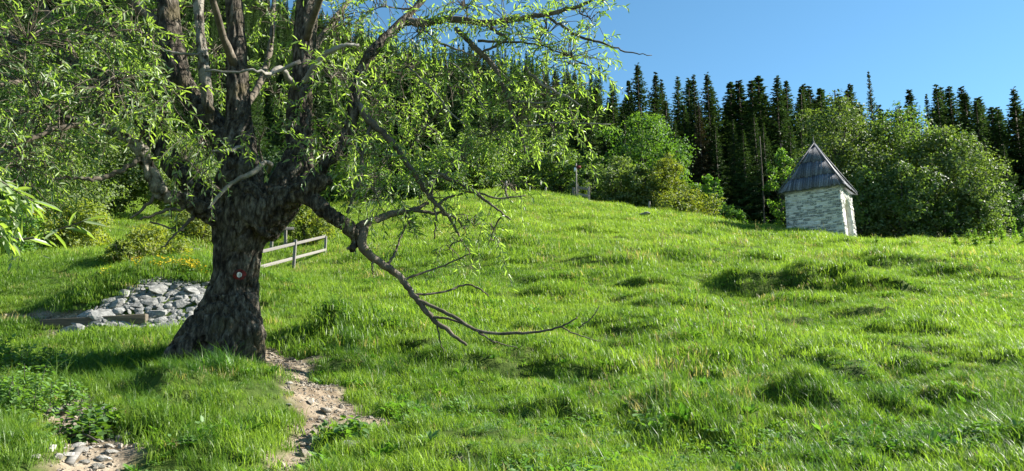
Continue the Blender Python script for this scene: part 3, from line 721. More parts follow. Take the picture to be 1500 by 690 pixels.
    while z < top-.10:
        h = r_.uniform(.065, .125); course(faces['front'], z, min(h, top-z-.03), None, .12, .36); z += h+.008
    inarch = lambda s_, z_, w_: (abs(s_)-w_ < hw+.03) and (z_ < ah + math.sqrt(max(hw**2 - min(abs(s_), hw)**2, 0)) + .05)
    z = -.1
    while z < top-.12:
        h = r_.uniform(.14, .24); course(faces['right'], z, min(h, top-z-.03), inarch, .2, .5); z += h+.01
    # roof: four faces of overlapping boards
    apex = np.array([0, 0, pix(1189, 210, 35.6)[2]-org[2]]); ev = S/2 + .17; ez = top - .05
    mb = MB(); cs = [sx*tl*(ev-.05) + sy*tr*(ev-.05) + np.array([0, 0, ez-.03]) for sx, sy in ((-1, -1), (1, -1), (1, 1), (-1, 1))]
    mb.add(np.array(cs + [apex-[0, 0, .08]]), q=[[3, 2, 1, 0]], t=[[0, 1, 4], [1, 2, 4], [2, 3, 4], [3, 0, 4]]); rf = obj('roof', mb.mesh('roof'), M['shingle'], root)
    ncs = 3
    for nm, ax in faces.items():
        A = ax[0]; O = ax[1]
        for c_ in range(ncs):
            t0, t1 = c_/ncs - .045*(c_ > 0), (c_+1)/ncs + (.0 if c_ < ncs-1 else -.02)
            w0 = ev*(1-t0)*2; nb = max(3, int(w0/.10)); edges = np.linspace(-1, 1, nb+1); edges[1:-1] += r_.normal(0, .12/nb, nb-1)
            for k in range(nb):
                def RP(f, t, up):   # f: fraction across at height t ; flare at eaves
                    k_ = ev*(1-t); b_ = O*k_ + A*(f*k_) + np.array([0, 0, ez + (apex[2]-ez)*(t - .10*t*(1-t))])
                    nrm = O*(apex[2]-ez) + np.array([0, 0, ev]); nrm /= np.linalg.norm(nrm); return b_ + nrm*up
                tt0 = max(t0 - r_.uniform(0, .035), -.03); f0, f1 = edges[k]+.004, edges[k+1]-.004
                u0 = .035 + r_.uniform(0, .02); u1 = .008 + r_.uniform(0, .006)
                # boards keep their width, so the upper end is clipped at the hip
                lim = 1.0
                g0, g1 = f0*(1-t0)/(1-t1+1e-3), f1*(1-t0)/(1-t1+1e-3)
                g0, g1 = np.clip(g0, -lim, lim), np.clip(g1, -lim, lim)
                if g1-g0 < .01: g0, g1 = (g0-.02, g1) if g0 > 0 else (g0, g1+.02)
                vs_ = [RP(f0, tt0, u0), RP(f1, tt0, u0), RP(g1, t1, u1), RP(g0, t1, u1)]
                vs_ += [RP(f0, tt0, u0-.028), RP(f1, tt0, u0-.028), RP(g1, t1, u1-.02), RP(g0, t1, u1-.02)]
                mm = MB(); mm.add(np.array(vs_), q=[[0, 1, 2, 3], [7, 6, 5, 4], [0, 4, 5, 1], [1, 5, 6, 2], [2, 6, 7, 3], [3, 7, 4, 0]])
                obj('board', mm.mesh('board'), M['shingle'], rf)
    for sx, sy in ((-1, -1), (1, -1), (1, 1), (-1, 1)):    # hip boards
        d = sx*tl + sy*tr; a_ = d*(ev+.02) + np.array([0, 0, ez+.06]); b_ = apex + np.array([0, 0, .05]); m_ = (a_+b_)/2 - np.array([0, 0, .02])
        mm = MB(); mm.bar(a_, b_, .12, .03); obj('hip_board', mm.mesh('hip_board'), M['shingle'], rf)
    mm = MB(); mm.tube([apex-[0, 0, .1], apex+[0, 0, .12], apex+[0, 0, .16], apex+[0, 0, .38]], [.06, .045, .025, .012], 8); obj('finial', mm.mesh('finial', True), M['wood'], rf)
build_chapel()

# ------------------------------------------------------------ the old willow
def build_willow():
    r_ = np.random.default_rng(21)
    Y0 = 9.0; bp = at(322, Y0)
    root = empty('old_willow', bp); o0 = np.array(bp)
    tag(root, 'massive old pollard willow with gnarled dark trunk and drooping branches beside the path', 'tree')
    def back(u): return .8*float(sstep(480, 640, u))
    def sk(pts, n=7):        # (u, v, Y, width px) -> rows x,y,z,r
        rows = [list(pix(u, v, Y+back(u))) + [pxm(Y, w_)/2] for u, v, Y, w_ in pts]
        return crom(rows, n)
    pale = [sk([(340, 335, 8.9, 50), (308, 312, 8.75, 34), (268, 292, 8.6, 27), (238, 282, 8.5, 27), (222, 255, 8.45, 25), (208, 222, 8.4, 22), (190, 205, 8.35, 18), (160, 190, 8.3, 15), (128, 182, 8.2, 11), (90, 170, 8.1, 8)]), sk([(340, 240, 9.05, 30), (318, 195, 9.0, 24), (304, 150, 8.95, 20), (298, 95, 8.9, 19), (292, 30, 8.9, 17), (288, -50, 8.9, 14), (280, -190, 8.8, 8)])]
    trunk = [  # merged into one gnarled body
        sk([(318, 548, 9.0, 116), (322, 505, 9.0, 96), (334, 455, 9.0, 84), (343, 405, 9.0, 72), (350, 365, 9.0, 78), (356, 330, 9.0, 88), (362, 300, 9.0, 86), (364, 275, 9.02, 66)]),
        sk([(330, 440, 8.95, 60), (300, 480, 8.8, 62), (268, 512, 8.65, 50), (240, 545, 8.55, 30)]),
        sk([(350, 440, 8.9, 50), (362, 490, 8.8, 50), (368, 530, 8.7, 40), (375, 560, 8.6, 24)]),
        sk([(335, 440, 8.8, 50), (325, 500, 8.6, 50), (318, 545, 8.45, 40)]),
        sk([(345, 430, 9.2, 60), (352, 490, 9.35, 60), (358, 530, 9.5, 50)]),
        sk([(362, 340, 9.0, 84), (352, 270, 9.05, 72), (350, 220, 9.1, 58), (350, 170, 9.15, 42), (347, 100, 9.2, 34), (344, 30, 9.25, 30), (340, -60, 9.3, 26), (330, -220, 9.4, 18), (318, -400, 9.5, 8)]),   # centre stem
        sk([(372, 330, 9.1, 80), (408, 295, 9.2, 66), (432, 255, 9.3, 58), (438, 215, 9.35, 46), (438, 170, 9.4, 40), (444, 100, 9.45, 36), (450, 10, 9.5, 32), (458, -90, 9.6, 26), (470, -250, 9.8, 16), (480, -380, 9.9, 7)]),  # right stem
        sk([(335, 325, 9.0, 50), (292, 282, 9.1, 38), (252, 240, 9.2, 34), (228, 200, 9.3, 34), (200, 160, 9.4, 30), (160, 122, 9.5, 25), (115, 98, 9.6, 20), (60, 75, 9.8, 16), (-20, 40, 10.0, 12), (-120, -20, 10.2, 7)]),  # left dark limb
        sk([(352, 250, 9.2, 50), (322, 195, 9.3, 42), (285, 150, 9.4, 36), (262, 108, 9.45, 36), (250, 55, 9.5, 35), (246, 0, 9.55, 33), (240, -90, 9.6, 27), (225, -230, 9.8, 18), (205, -370, 10, 7)]),   # upright left
        sk([(380, 325, 8.95, 80), (410, 298, 8.85, 48), (440, 282, 8.75, 34), (470, 268, 8.7, 24), (486, 262, 8.68, 14)]),    # mossy stub
        sk([(400, 292, 8.9, 44), (450, 290, 8.75, 26), (478, 312, 8.65, 24), (505, 330, 8.6, 22), (522, 345, 8.58, 20), (520, 360, 8.57, 14), (508, 366, 8.55, 5)]),  # drooping broken limb
        sk([(430, 275, 8.9, 34), (462, 258, 8.95, 26), (492, 222, 9.0, 23), (515, 175, 9.0, 21), (522, 120, 9.0, 20), (538, 85, 9.0, 19), (565, 55, 9.0, 18), (594, 28, 9.0, 16), (622, -4, 9.0, 13), (670, -60, 9.0, 9), (720, -130, 9.0, 5)]),  # arching limb
    ]
    trunk += pale
    mb = MB()
    for t in trunk: mb.tube(t[:, :3]-o0, t[:, 3], 14)
    tm = mb.mesh('trunk'); to = obj('trunk', tm, M['bark'], root)
    rm = to.modifiers.new('merge', 'REMESH'); rm.mode = 'VOXEL'; rm.voxel_size = .015
    dg = bpy.context.evaluated_depsgraph_get(); dg.update()
    ev = bpy.data.meshes.new_from_object(to.evaluated_get(dg)); to.modifiers.clear()
    n = len(ev.vertices); co = np.empty(n*3, np.float32); ev.vertices.foreach_get('co', co); co = co.reshape(-1, 3).astype(float)
    # relax the joins then cut bark fissures
    ed = np.empty(len(ev.edges)*2, np.int32); ev.edges.foreach_get('vertices', ed); ed = ed.reshape(-1, 2)
    for _ in range(5):
        acc = np.zeros_like(co); cnt = np.zeros(n)
        for a_, b_ in ((0, 1), (1, 0)):
            np.add.at(acc, ed[:, a_], co[ed[:, b_]]); np.add.at(cnt, ed[:, a_], 1)
        co = co*.5 + .5*acc/cnt[:, None]
    ev.vertices.foreach_set('co', co.astype(np.float32).ravel()); ev.update()
    nr = np.empty(n*3, np.float32); ev.vertices.foreach_get('normal', nr); nr = nr.reshape(-1, 3)
    X, Yv, Z = co[:, 0], co[:, 1], co[:, 2]
    wob = .10*fbm(X*2.0, Yv*2.0, Z*2.0, o=2)
    fis = 1-np.abs(fbm((X+wob)*9.5, (Yv+wob)*9.5, Z*3.0, o=3))*1.8
    lump = fbm(X*2.4, Yv*2.4, Z*2.2, o=3)
    thick = sstep(2.6, 1.2, Z)*.6 + .4
    up_ = sstep(4.5, 2.0, Z)*.75 + .25
    co += nr*((-.052*np.clip(fis, 0, 1)**2.2*up_ + .042*lump*thick)[:, None])
    ev.vertices.foreach_set('co', co.astype(np.float32).ravel()); ev.update()
    pa = np.zeros(n)
    for t in pale:
        for j, row in enumerate(t[12:]):
            d = np.linalg.norm(co+o0-row[:3], axis=1); pa = np.maximum(pa, sstep(row[3]*2.0, row[3]*1.3, d)*min(1, j/10))
    ev.attributes.new('pale', 'FLOAT', 'POINT').data.foreach_set('value', pa.astype(np.float32))
    ev.polygons.foreach_set('use_smooth', np.ones(len(ev.polygons), bool))
    ev.materials.clear(); ev.materials.append(M['bark']); to.data = ev
    print('trunk verts', n)
    # painted waymark on the bark
    bvh = BVHTree.FromPolygons([tuple(c) for c in co+o0], [tuple(p_.vertices) for p_ in ev.polygons])
    def paint(u0, v0, ru, rv, off, name, mat, par, seed):
        rings, seg = 6, 24; V = []; ok = True
        for i in range(rings+1):
            for j in range(seg):
                a_ = j/seg*6.283; k = i/rings*(1+.10*mnoise.noise(Vector((math.cos(a_)*1.5, math.sin(a_)*1.5, seed))))
                d = Vector(pix(u0+ru*k*math.cos(a_), v0+rv*k*math.sin(a_), 9.0) - np.array([0, 0, EYE])).normalized()
                h_, nn, _, _ = bvh.ray_cast(Vector((0, 0, EYE)), d)
                V.append(np.array(h_ - d*off if h_ else Vector(V[-1] if V else pix(u0, v0, 8.7))) )
        V = np.array(V); q = [[i*seg+j, i*seg+(j+1) % seg, (i+1)*seg+(j+1) % seg, (i+1)*seg+j] for i in range(rings) for j in range(seg)]
        m_ = MB(); m_.add(V-o0, q); return obj(name, m_.mesh(name, True), mat, par)
    bz = paint(351, 402.5, 10.2, 7.6, .006, 'trail_blaze', M['red'], root, 3.0); paint(350.5, 402.5, 4.0, 3.9, .010, 'white_centre', M['white'], bz, 8.0)
    # ---------------- branches seen singly
    nodes = [np.vstack([t[int(len(t)*.35):, :3] for t in trunk[5:]])]
    def br(pts, mat='limb', name='branch', par=root, wig=.02, node=True):
        t = sk(pts, 6); k = np.arange(len(t))
        t[1:-1, :3] += r_.normal(0, wig*.35, (len(t)-2, 3))
        m_ = MB(); m_.tube(t[:, :3]-o0, np.maximum(t[:, 3], .0035)*(1 + .07*fbm(k*.7, k*0+len(nodes)*3.3, o=2)), 9); o_ = obj(name, m_.mesh(name, True), M[mat], par)
        if node: nodes.append(t[::2, :3])
        return o_
    b1 = br([(520, 338, 8.58, 16), (533, 333, 8.55, 15), (529, 352, 8.5, 15), (538, 370, 8.45, 14), (562, 388, 8.4, 12), (588, 408, 8.35, 11), (606, 432, 8.3, 10), (630, 462, 8.25, 9), (656, 484, 8.22, 7), (684, 506, 8.2, 4)], node=False)
    def sub(pts, mat='limb'): return br(pts, mat, 'twig', b1, .012, False)
    sub([(608, 438, 8.3, 6), (640, 452, 8.2, 6), (668, 466, 8.1, 6), (700, 484, 8.05, 5), (740, 489, 8.0, 5), (790, 486, 7.95, 4), (822, 478, 7.9, 3.2), (846, 465, 7.88, 2)])
    sub([(633, 466, 8.25, 5), (652, 466, 8.2, 4), (680, 475, 8.1, 3)])
    sub([(606, 432, 8.3, 4), (650, 428, 8.4, 3.4), (682, 417, 8.5, 3), (705, 425, 8.5, 2.6), (716, 434, 8.5, 1.6)])
    sub([(640, 478, 8.24, 3), (645, 500, 8.2, 2), (650, 516, 8.2, 1.2)])
    sub([(690, 480, 8.06, 3), (710, 492, 8.0, 2.4), (726, 502, 8.0, 1.4)]); sub([(700, 484, 8.05, 2.4), (722, 500, 8.1, 2), (758, 509, 8.15, 1.2)])
    sub([(820, 478, 7.9, 2.4), (845, 490, 7.9, 2), (880, 500, 7.9, 1.2)]); sub([(848, 480, 7.9, 2), (866, 466, 7.9, 2), (878, 448, 7.9, 1.2)])
    sub([(565, 392, 8.4, 5), (578, 372, 8.45, 4), (586, 350, 8.5, 3), (596, 330, 8.5, 2)]); sub([(590, 410, 8.35, 4), (620, 400, 8.3, 3.4), (652, 388, 8.25, 2.8), (688, 372, 8.2, 2)])
    sub([(548, 378, 8.42, 3), (545, 392, 8.4, 2.6), (547, 402, 8.4, 1.5)])
    br([(528, 332, 8.55, 13), (548, 322, 8.5, 12), (575, 313, 8.45, 11), (600, 308, 8.4, 9), (628, 298, 8.4, 5)])
    br([(600, 308, 8.4, 6), (640, 312, 8.35, 5), (665, 318, 8.3, 4), (680, 335, 8.3, 3)])
    br([(523, 150, 9.0, 12), (540, 175, 8.8, 12), (560, 195, 8.6, 11), (580, 215, 8.5, 10), (600, 245, 8.4, 9), (620, 275, 8.35, 8), (640, 300, 8.3, 7), (660, 322, 8.3, 5), (676, 352, 8.3, 3), (690, 372, 8.3, 2)])
    br([(630, 252, 8.35, 7), (660, 262, 8.3, 7), (690, 278, 8.25, 6), (720, 300, 8.2, 4), (748, 322, 8.2, 2.5)])
    br([(640, 300, 8.3, 5), (660, 288, 8.3, 4), (690, 282, 8.3, 3.4), (730, 290, 8.3, 3), (770, 286, 8.3, 2)])
    br([(632, 256, 8.35, 4), (633, 285, 8.33, 3.5), (638, 318, 8.3, 3), (636, 350, 8.3, 2.5)])
    br([(545, 175, 8.8, 6), (532, 215, 8.7, 6), (530, 250, 8.65, 6), (520, 280, 8.6, 5), (508, 312, 8.6, 4)])
    br([(594, 30, 9.0, 15), (622, 34, 8.9, 14), (650, 28, 8.85, 13), (685, 30, 8.8, 12), (712, 34, 8.75, 11), (740, 30, 8.75, 10), (770, 26, 8.7, 9), (812, 18, 8.7, 8), (850, 8, 8.7, 6), (876, -4, 8.7, 4)])
    br([(668, 42, 8.8, 9), (688, 62, 8.7, 9), (715, 88, 8.6, 9), (730, 110, 8.55, 8), (742, 140, 8.5, 7), (752, 170, 8.5, 6), (764, 200, 8.5, 5), (770, 225, 8.5, 3)])
    br([(712, 34, 8.75, 6), (730, 48, 8.6, 6), (742, 55, 8.55, 6), (728, 66, 8.55, 5), (706, 76, 8.55, 4)])
    br([(800, 22, 8.7, 5), (820, 36, 8.7, 5), (850, 54, 8.7, 4.5), (890, 66, 8.7, 3.5), (920, 76, 8.7, 2.4), (955, 81, 8.7, 1.4)])
    br([(770, 90, 8.6, 5), (774, 105, 8.6, 5), (800, 128, 8.6, 5), (830, 142, 8.6, 4), (852, 156, 8.6, 3)], 'dead')
    br([(700, 60, 8.7, 5), (745, 62, 8.6, 4), (790, 66, 8.6, 3), (850, 90, 8.6, 2.4), (875, 110, 8.6, 1.5)])
    br([(760, 150, 8.5, 4), (800, 150, 8.5, 3.4), (828, 140, 8.5, 3), (862, 120, 8.5, 1.5)], 'dead'); br([(770, 185, 8.5, 3), (820, 180, 8.5, 2.4), (895, 182, 8.5, 1.2)], 'dead')
    br([(640, 60, 8.9, 4), (675, 75, 8.8, 3.5), (720, 90, 8.7, 3)], 'dead'); br([(660, 90, 8.8, 4), (690, 120, 8.7, 3), (712, 165, 8.6, 2)], 'dead')
    br([(600, 100, 8.9, 4), (640, 140, 8.7, 3.4), (660, 165, 8.6, 2.6), (700, 200, 8.6, 1.6)], 'dead')
    br([(690, 70, 8.8, 4), (735, 108, 8.6, 3), (770, 140, 8.6, 2)], 'dead')
    br([(385, 238, 8.55, 7), (372, 252, 8.45, 8), (350, 262, 8.4, 7), (330, 276, 8.35, 6), (316, 292, 8.3, 5), (305, 306, 8.28, 3)], 'dead', wig=.008)
    br([(392, 252, 8.9, 8), (396, 240, 8.65, 7), (385, 238, 8.55, 7)], 'dead')
    br([(435, 130, 9.3, 10), (410, 100, 9.0, 8), (396, 108, 8.8, 6), (370, 105, 8.6, 4), (300, 104, 8.5, 3)], 'dead', wig=.03)
    br([(445, 120, 9.2, 10), (470, 85, 9.0, 8), (500, 68, 8.9, 7), (526, 66, 8.85, 5)], 'dead'); br([(400, 108, 8.9, 5), (392, 112, 8.8, 4), (440, 90, 8.9, 6)], 'dead')
    br([(360, 212, 8.75, 5), (335, 221, 8.6, 5), (306, 222, 8.5, 4)], 'dead'); br([(298, 78, 8.8, 4), (270, 80, 8.7, 4), (240, 72, 8.6, 3), (228, 68, 8.6, 2)], 'dead')
    br([(208, 228, 8.4, 9), (195, 240, 8.3, 8), (165, 256, 8.2, 8), (140, 262, 8.1, 7), (110, 260, 8.0, 5), (80, 262, 7.9, 3)])
    br([(228, 285, 8.5, 6), (215, 302, 8.45, 5), (190, 320, 8.4, 3)]); br([(268, 305, 8.6, 6), (240, 310, 8.5, 5), (205, 322, 8.4, 3)]); br([(285, 315, 8.7, 6), (262, 338, 8.5, 4), (236, 362, 8.4, 2)])
    br([(220, 325, 8.4, 3), (250, 334, 8.3, 2.4), (270, 337, 8.3, 1.5)])
    br([(160, 122, 9.5, 12), (100, 130, 9.0, 10), (40, 120, 8.5, 8), (-30, 130, 8.0, 6), (-100, 150, 7.6, 4)]); br([(115, 98, 9.6, 12), (90, 50, 9.4, 10), (60, 0, 9.2, 8), (30, -80, 9, 5)])
    br([(128, 182, 8.2, 9), (80, 190, 7.9, 8), (20, 215, 7.6, 6), (-50, 250, 7.4, 4)])
    br([(232, 35, 9.5, 18), (205, 12, 9.4, 17), (185, -20, 9.3, 14), (150, -110, 9.2, 9)], 'limb')
    br([(345, 100, 9.15, 14), (320, 30, 8.6, 11), (300, -60, 8.0, 8), (280, -160, 7.4, 5)]); br([(447, 60, 9.4, 14), (470, -10, 8.8, 11), (500, -100, 8.0, 8), (530, -200, 7.4, 5)])
    br([(444, 100, 9.45, 13), (480, 40, 10.2, 10), (530, -20, 11, 7), (580, -80, 11.6, 4)]); br([(250, 55, 9.5, 13), (200, 0, 10.3, 10), (150, -60, 11.2, 6)])
    br([(350, 170, 9.2, 12), (390, 100, 10.2, 10), (400, 20, 11.2, 7), (400, -80, 12, 4)])
    ND = np.vstack(nodes)
    # ---------------- foliage: sprays of lance leaves on drooping twigs, gathered round boughs
    blobs = [(40,60,8.4,.9,66),(120,40,9.3,.9,60),(172,45,8.2,.55,34),(60,150,8.0,.85,66),(140,120,9,.8,50),(25,225,7.6,.65,46),(80,225,8.4,.45,24),
             (165,120,7.9,.5,36),(240,160,8.0,.36,20),(275,235,8.0,.38,22),(296,205,8.1,.28,9),(30,285,9.2,.5,22),
             (285,10,10.3,.55,26),(318,105,10.4,.5,24),(395,20,10.2,.55,26),(398,130,10.5,.5,24),(385,195,8.3,.25,6),(240,90,10.2,.5,30),
             (500,30,9.9,.55,40),(490,110,8.3,.36,24),(545,165,9.6,.6,52),(590,105,9.4,.6,40),(500,220,8.6,.5,46),(560,240,8.9,.5,44),(615,195,8.9,.45,28),
             (550,280,8.4,.38,26),(630,280,8.3,.36,22),(690,325,8.25,.28,13),(675,235,8.4,.36,20),(720,195,8.5,.40,26),(765,165,8.6,.45,36),(800,130,8.7,.48,38),
             (835,85,8.7,.46,38),(800,45,8.6,.5,38),(740,30,8.6,.5,34),(680,8,8.5,.5,34),(620,45,8.5,.5,34),(560,10,9.7,.6,40),(845,180,8.6,.28,14),(745,270,8.6,.26,12),
             (862,25,8.7,.36,22),(720,345,8.25,.2,8),(660,360,8.3,.2,6),(600,330,8.4,.22,8),(740,130,8.6,.35,20),(700,100,8.7,.3,14),(640,110,8.7,.3,14),(810,190,8.6,.24,12),
             (470,180,9.6,.5,34),(450,60,10.4,.6,34),(300,60,10.6,.7,36),(150,80,10.8,.8,40),(30,160,10.6,.8,40),(540,90,10.4,.6,34),(660,130,9.8,.4,14),
             (-70,80,8.6,.9,50),(-80,190,8.2,.8,46),(-60,280,8.6,.6,26)]
    for k in range(20):      # the rest of the crown, above and beyond the frame
        a_ = r_.uniform(0, 6.283); rr = 3.3*math.sqrt(r_.random()); z_ = r_.uniform(5.9, 9.6); sq = 1-((z_-5.9)/4.6)**2
        q = np.array([o0[0]+.5+rr*math.cos(a_)*1.15*sq, 9.2+rr*math.sin(a_)*sq, z_]); uu, vv, _ = proj(q)
        if vv[0] > -40: continue
        blobs.append((uu[0], vv[0], q[1], .7, 22))
    tw = MB(); LP, LD, LN, LL, LT = [], [], [], [], []
    for (u, v, Y, rad, ns) in blobs:
        if u > 0: ns = int(ns*(1.2 if u < 260 else .93))
        c = pix(u, v, Y+(back(u) if v > -40 else 0)); d = np.linalg.norm(ND-c, axis=1); a_ = ND[np.argmin(d)]; L_ = d.min()
        mid = (a_+c)/2 + np.array([0, 0, .12*L_]) + r_.normal(0, .06*L_+.02, 3)
        bough = crom([a_, mid, c, c + (c-mid)*.5 + np.array([0, 0, -.15*rad])], 5)
        tw.tube(bough-o0, np.linspace(.012+.006*min(L_, 2), .005, len(bough)), 5, False)
        nn = r_.normal(0, 1, (ns, 3)); nn /= np.linalg.norm(nn, axis=1)[:, None]
        ends = c + nn*(rad*r_.random((ns, 1))**.45)*np.array([1, 1, .85])
        for e in ends:
            b0 = bough[np.argmin(np.linalg.norm(bough-e, axis=1))]
            outd = unit(e-c)*.55 + r_.normal(0, .35, 3) + np.array([.05, 0, -.12])
            ln = r_.uniform(.18, .46); t_ = np.linspace(0, 1, 7)
            sp = e[None] + (unit(outd)*ln)[None]*t_[:, None] + np.array([0, 0, -.35*ln])[None]*(t_**2)[:, None]
            full = np.vstack([crom([b0, (b0+e)/2+r_.normal(0, .04, 3)+[0, 0, .04], e], 3)[:-1], sp])
            tw.tube(full-o0, np.linspace(.0055, .0018, len(full)), 4, False)
            nl = int(r_.integers(9, 16)*ln/.4) + 3; ts = np.linspace(.03, 1, nl)
            pos = np.stack([np.interp(ts*6, np.arange(7), sp[:, i]) for i in range(3)], -1)
            tg = unit(np.gradient(sp, axis=0)); tg = np.stack([np.interp(ts*6, np.arange(7), tg[:, i]) for i in range(3)], -1)
            sd = unit(np.cross(tg, r_.normal(0, 1, 3))); alt = np.where(np.arange(nl) % 2, 1, -1)[:, None]
            D = tg*.75 + sd*alt*r_.uniform(.5, 1.0, (nl, 1)) + np.array([0, 0, -.12]) + r_.normal(0, .42, (nl, 3))
            LP.append(pos); LD.append(D); LN.append(np.array([.15, -.1, .8]) + r_.normal(0, .55, (nl, 3)))
            LL.append(r_.uniform(.055, .11, nl)); LT.append(np.clip(r_.normal(.5, .24) + r_.normal(0, .15, nl), 0, 1))
    LP, LD, LN, LL, LT = (np.concatenate(k) for k in (LP, LD, LN, LL, LT))
    print('willow leaves', len(LP))
    # largest-showing leaves singly, the rest as the crown
    uu, vv, dd = proj(LP); inv = (uu > 5) & (uu < 1495) & (vv > 5) & (vv < 685)
    order = np.argsort(np.where(inv, LL/dd, 0))[::-1][:300]
    single = np.zeros(len(LP), bool); single[order] = True
    V, q = leaf_geo(LP[~single]-o0, LD[~single], LN[~single], LL[~single], LL[~single]*.26)
    cr = obj('crown', mesh_np('crown', V, [q], {'tint': np.repeat(LT[~single], 6)}), M['willow'], root); cr['kind'] = 'stuff'
    obj('twigs', tw.mesh('twigs'), M['limb'], root)['kind'] = 'stuff'
    V, q = leaf_geo(np.zeros((4, 3)), np.tile([1., 0, 0], (4, 1)), np.array([[0, 0, 1.]]*4), np.ones(4), np.array([.21, .24, .26, .28]), fold=.2)
    lm = [mesh_np('leaf', V[i*6:i*6+6], [q[:2]], {'tint': np.full(6, .35+.15*i)}) for i in range(4)]
    for m_ in lm: m_.materials.append(M['willow'])
    from mathutils import Matrix
    for i in order:
        D = unit(LD[i]); S_ = unit(np.cross(D, LN[i])); N_ = np.cross(S_, D)
        lo = obj('leaf', lm[i % 4], None, root); lo.matrix_local = Matrix.Translation(LP[i]-o0) @ Matrix(np.stack([D, -S_, N_], 1).tolist()).to_4x4() @ Matrix.Scale(LL[i], 4)
build_willow()

# ------------------------------------------------------------ broadleaf trees and shrubs
def broadleaf(seed, H, Wd, nblob, nleaf, lsize, shrub=False, lean=0., openness=.5):
    """returns wood mesh, leaf mesh for a tree H tall and Wd wide"""
    r_ = np.random.default_rng(seed); wood = MB(); LP, LN, T = [], [], []
    zc0 = .06 if shrub else .20
    cen = []
    for k in range(nblob):
        t = (k+.5)/nblob; z = H*(zc0 + (1.0-zc0-.08)*t); prof = math.sin(math.pi*min(max((t*.9+.12), 0), 1))**.6
        a_ = k*2.4 + r_.normal(0, .5); rr = Wd/2*prof*r_.uniform(.35, .80)
        cen.append((rr*math.cos(a_)+lean*z, rr*math.sin(a_), z, Wd*r_.uniform(.15, .25)*(.55+.6*prof)))
    if shrub:
        for a_ in np.arange(6)*1.047: wood.tube(crom([(0, 0, -.2), (Wd*.1*math.cos(a_), Wd*.1*math.sin(a_), H*.4), (Wd*.22*math.cos(a_), Wd*.22*math.sin(a_), H*.8)], 4), np.linspace(.03, .008, 9), 5)
    else:
        tp = crom([(0, 0, -.3), (.03*H*r_.normal(), .02*H*r_.normal(), H*.35), (lean*H*.7, 0, H*.7), (lean*H, 0, H*.97)], 6); wood.tube(tp, np.linspace(.018*H, .003*H, len(tp)), 8)
    for (x_, y_, z_, rb) in cen:
        s_ = z_*r_.uniform(.45, .7); wood.tube(crom([(lean*s_, 0, s_), (x_*.5, y_*.5, (s_+z_)/2+.05*H), (x_, y_, z_)], 4), np.linspace(.006*H, .0015*H, 9), 5)
        n = int(nleaf/nblob*(rb/(Wd*.2))**1.5)
        # each bough carries many small leaf clusters
        nc = max(6, n//26); d = unit(r_.normal(0, 1, (nc, 3))); cc = np.array([x_, y_, z_]) + d*(rb*r_.uniform(.45, 1.12, (nc, 1)))*np.array([1, 1, .8])
        cc[:, 2] = np.maximum(cc[:, 2], .04*H); k = r_.integers(0, nc, n); off = r_.normal(0, 1, (n, 3))*rb*.17*np.array([1, 1, .75])
        LP.append(cc[k]+off); LN.append(unit(d[k]*.6 + np.array([0, 0, .5]) + r_.normal(0, .6, (n, 3)))); T.append(np.clip(.5 + .17*r_.normal() + .13*r_.normal(0, 1, nc)[k] + r_.normal(0, .12, n), 0, 1))
    LP, LN, T = np.concatenate(LP), np.concatenate(LN), np.concatenate(T)
    n = len(LP); D = unit(np.cross(LN, r_.normal(0, 1, (n, 3)))); ls = lsize*r_.uniform(.6, 1.25, n)
    V, q = leaf_geo(LP, D, LN, ls, ls*.62, 'broad', .1)
    return wood.mesh('trunk', True), mesh_np('crown', V, [q], {'tint': np.repeat(T, 6)})
PROTO = {}
def plant(u, vtop, Y, wpx, mat, label, seed, shrub=False, name=None, nleaf=9000, lsize=.13, cat=None, group=None, nblob=None, dz=0):
    q = at(u, Y); H = pix(u, vtop, Y)[2] - q[2]; Wd = pxm(Y, wpx)*1.02
    wm, lm = broadleaf(seed, H, Wd, nblob or (12 if shrub else 22), nleaf, lsize, shrub, lean=0)
    root = empty(name or ('shrub' if shrub else 'broadleaf_tree'), q + [0, 0, dz]); tag(root, label, cat or ('shrub' if shrub else 'tree'), group)
    obj('trunk' if not shrub else 'stems', wm, M['trunk'], root); c_ = obj('crown' if not shrub else 'foliage', lm, M[mat], root); c_['kind'] = 'stuff'
    return root
P_ = plant
P_(1243, 124, 46, 160, 'olive', 'tall loose olive-green tree rising directly behind the chapel roof', 1, nleaf=15000, lsize=.16)
P_(1335, 150, 46, 190, 'green', 'large round green tree growing between the chapel and the pointed conifers', 2, nleaf=19000, lsize=.17, nblob=28)
P_(1405, 178, 43.5, 150, 'olive', 'broad sunlit tree with long outstretched boughs beside the large round tree', 3, nleaf=15000, lsize=.16)
P_(1442, 255, 41.5, 95, 'olive', 'low spreading sunlit crown overhanging the meadow rim at the tall weeds', 4, nleaf=7000, lsize=.15)
P_(1330, 235, 42, 130, 'green', 'leafy young tree in front of the large round tree', 5, nleaf=10000, lsize=.15)
P_(1275, 240, 43, 90, 'green', 'dense dark young tree close behind the open side of the chapel', 6, nleaf=8000, lsize=.15)
P_(1390, 285, 41, 100, 'green', 'low bushy shrub filling the foot of the broad tree', 7, True, nleaf=7000, lsize=.14)
P_(1490, 260, 46, 100, 'dark', 'dark low tree under the conifers beyond the meadow rim', 8, nleaf=8000, lsize=.16)
P_(1155, 205, 50, 62, 'bright', 'slim bright green sapling showing left of the chapel roof', 9, nleaf=5000, lsize=.16)
P_(945, 152, 54, 135, 'bright', 'tall light green tree against the dark spruces above the shrubs', 10, nleaf=13000, lsize=.17)
P_(985, 205, 51, 90, 'bright', 'rounded light green tree on the flank of the tall light green one', 11, nleaf=8000, lsize=.16)
P_(905, 228, 47, 78, 'olive', 'dense olive shrub just right of the wooden stile', 12, True, nleaf=8000, lsize=.14)
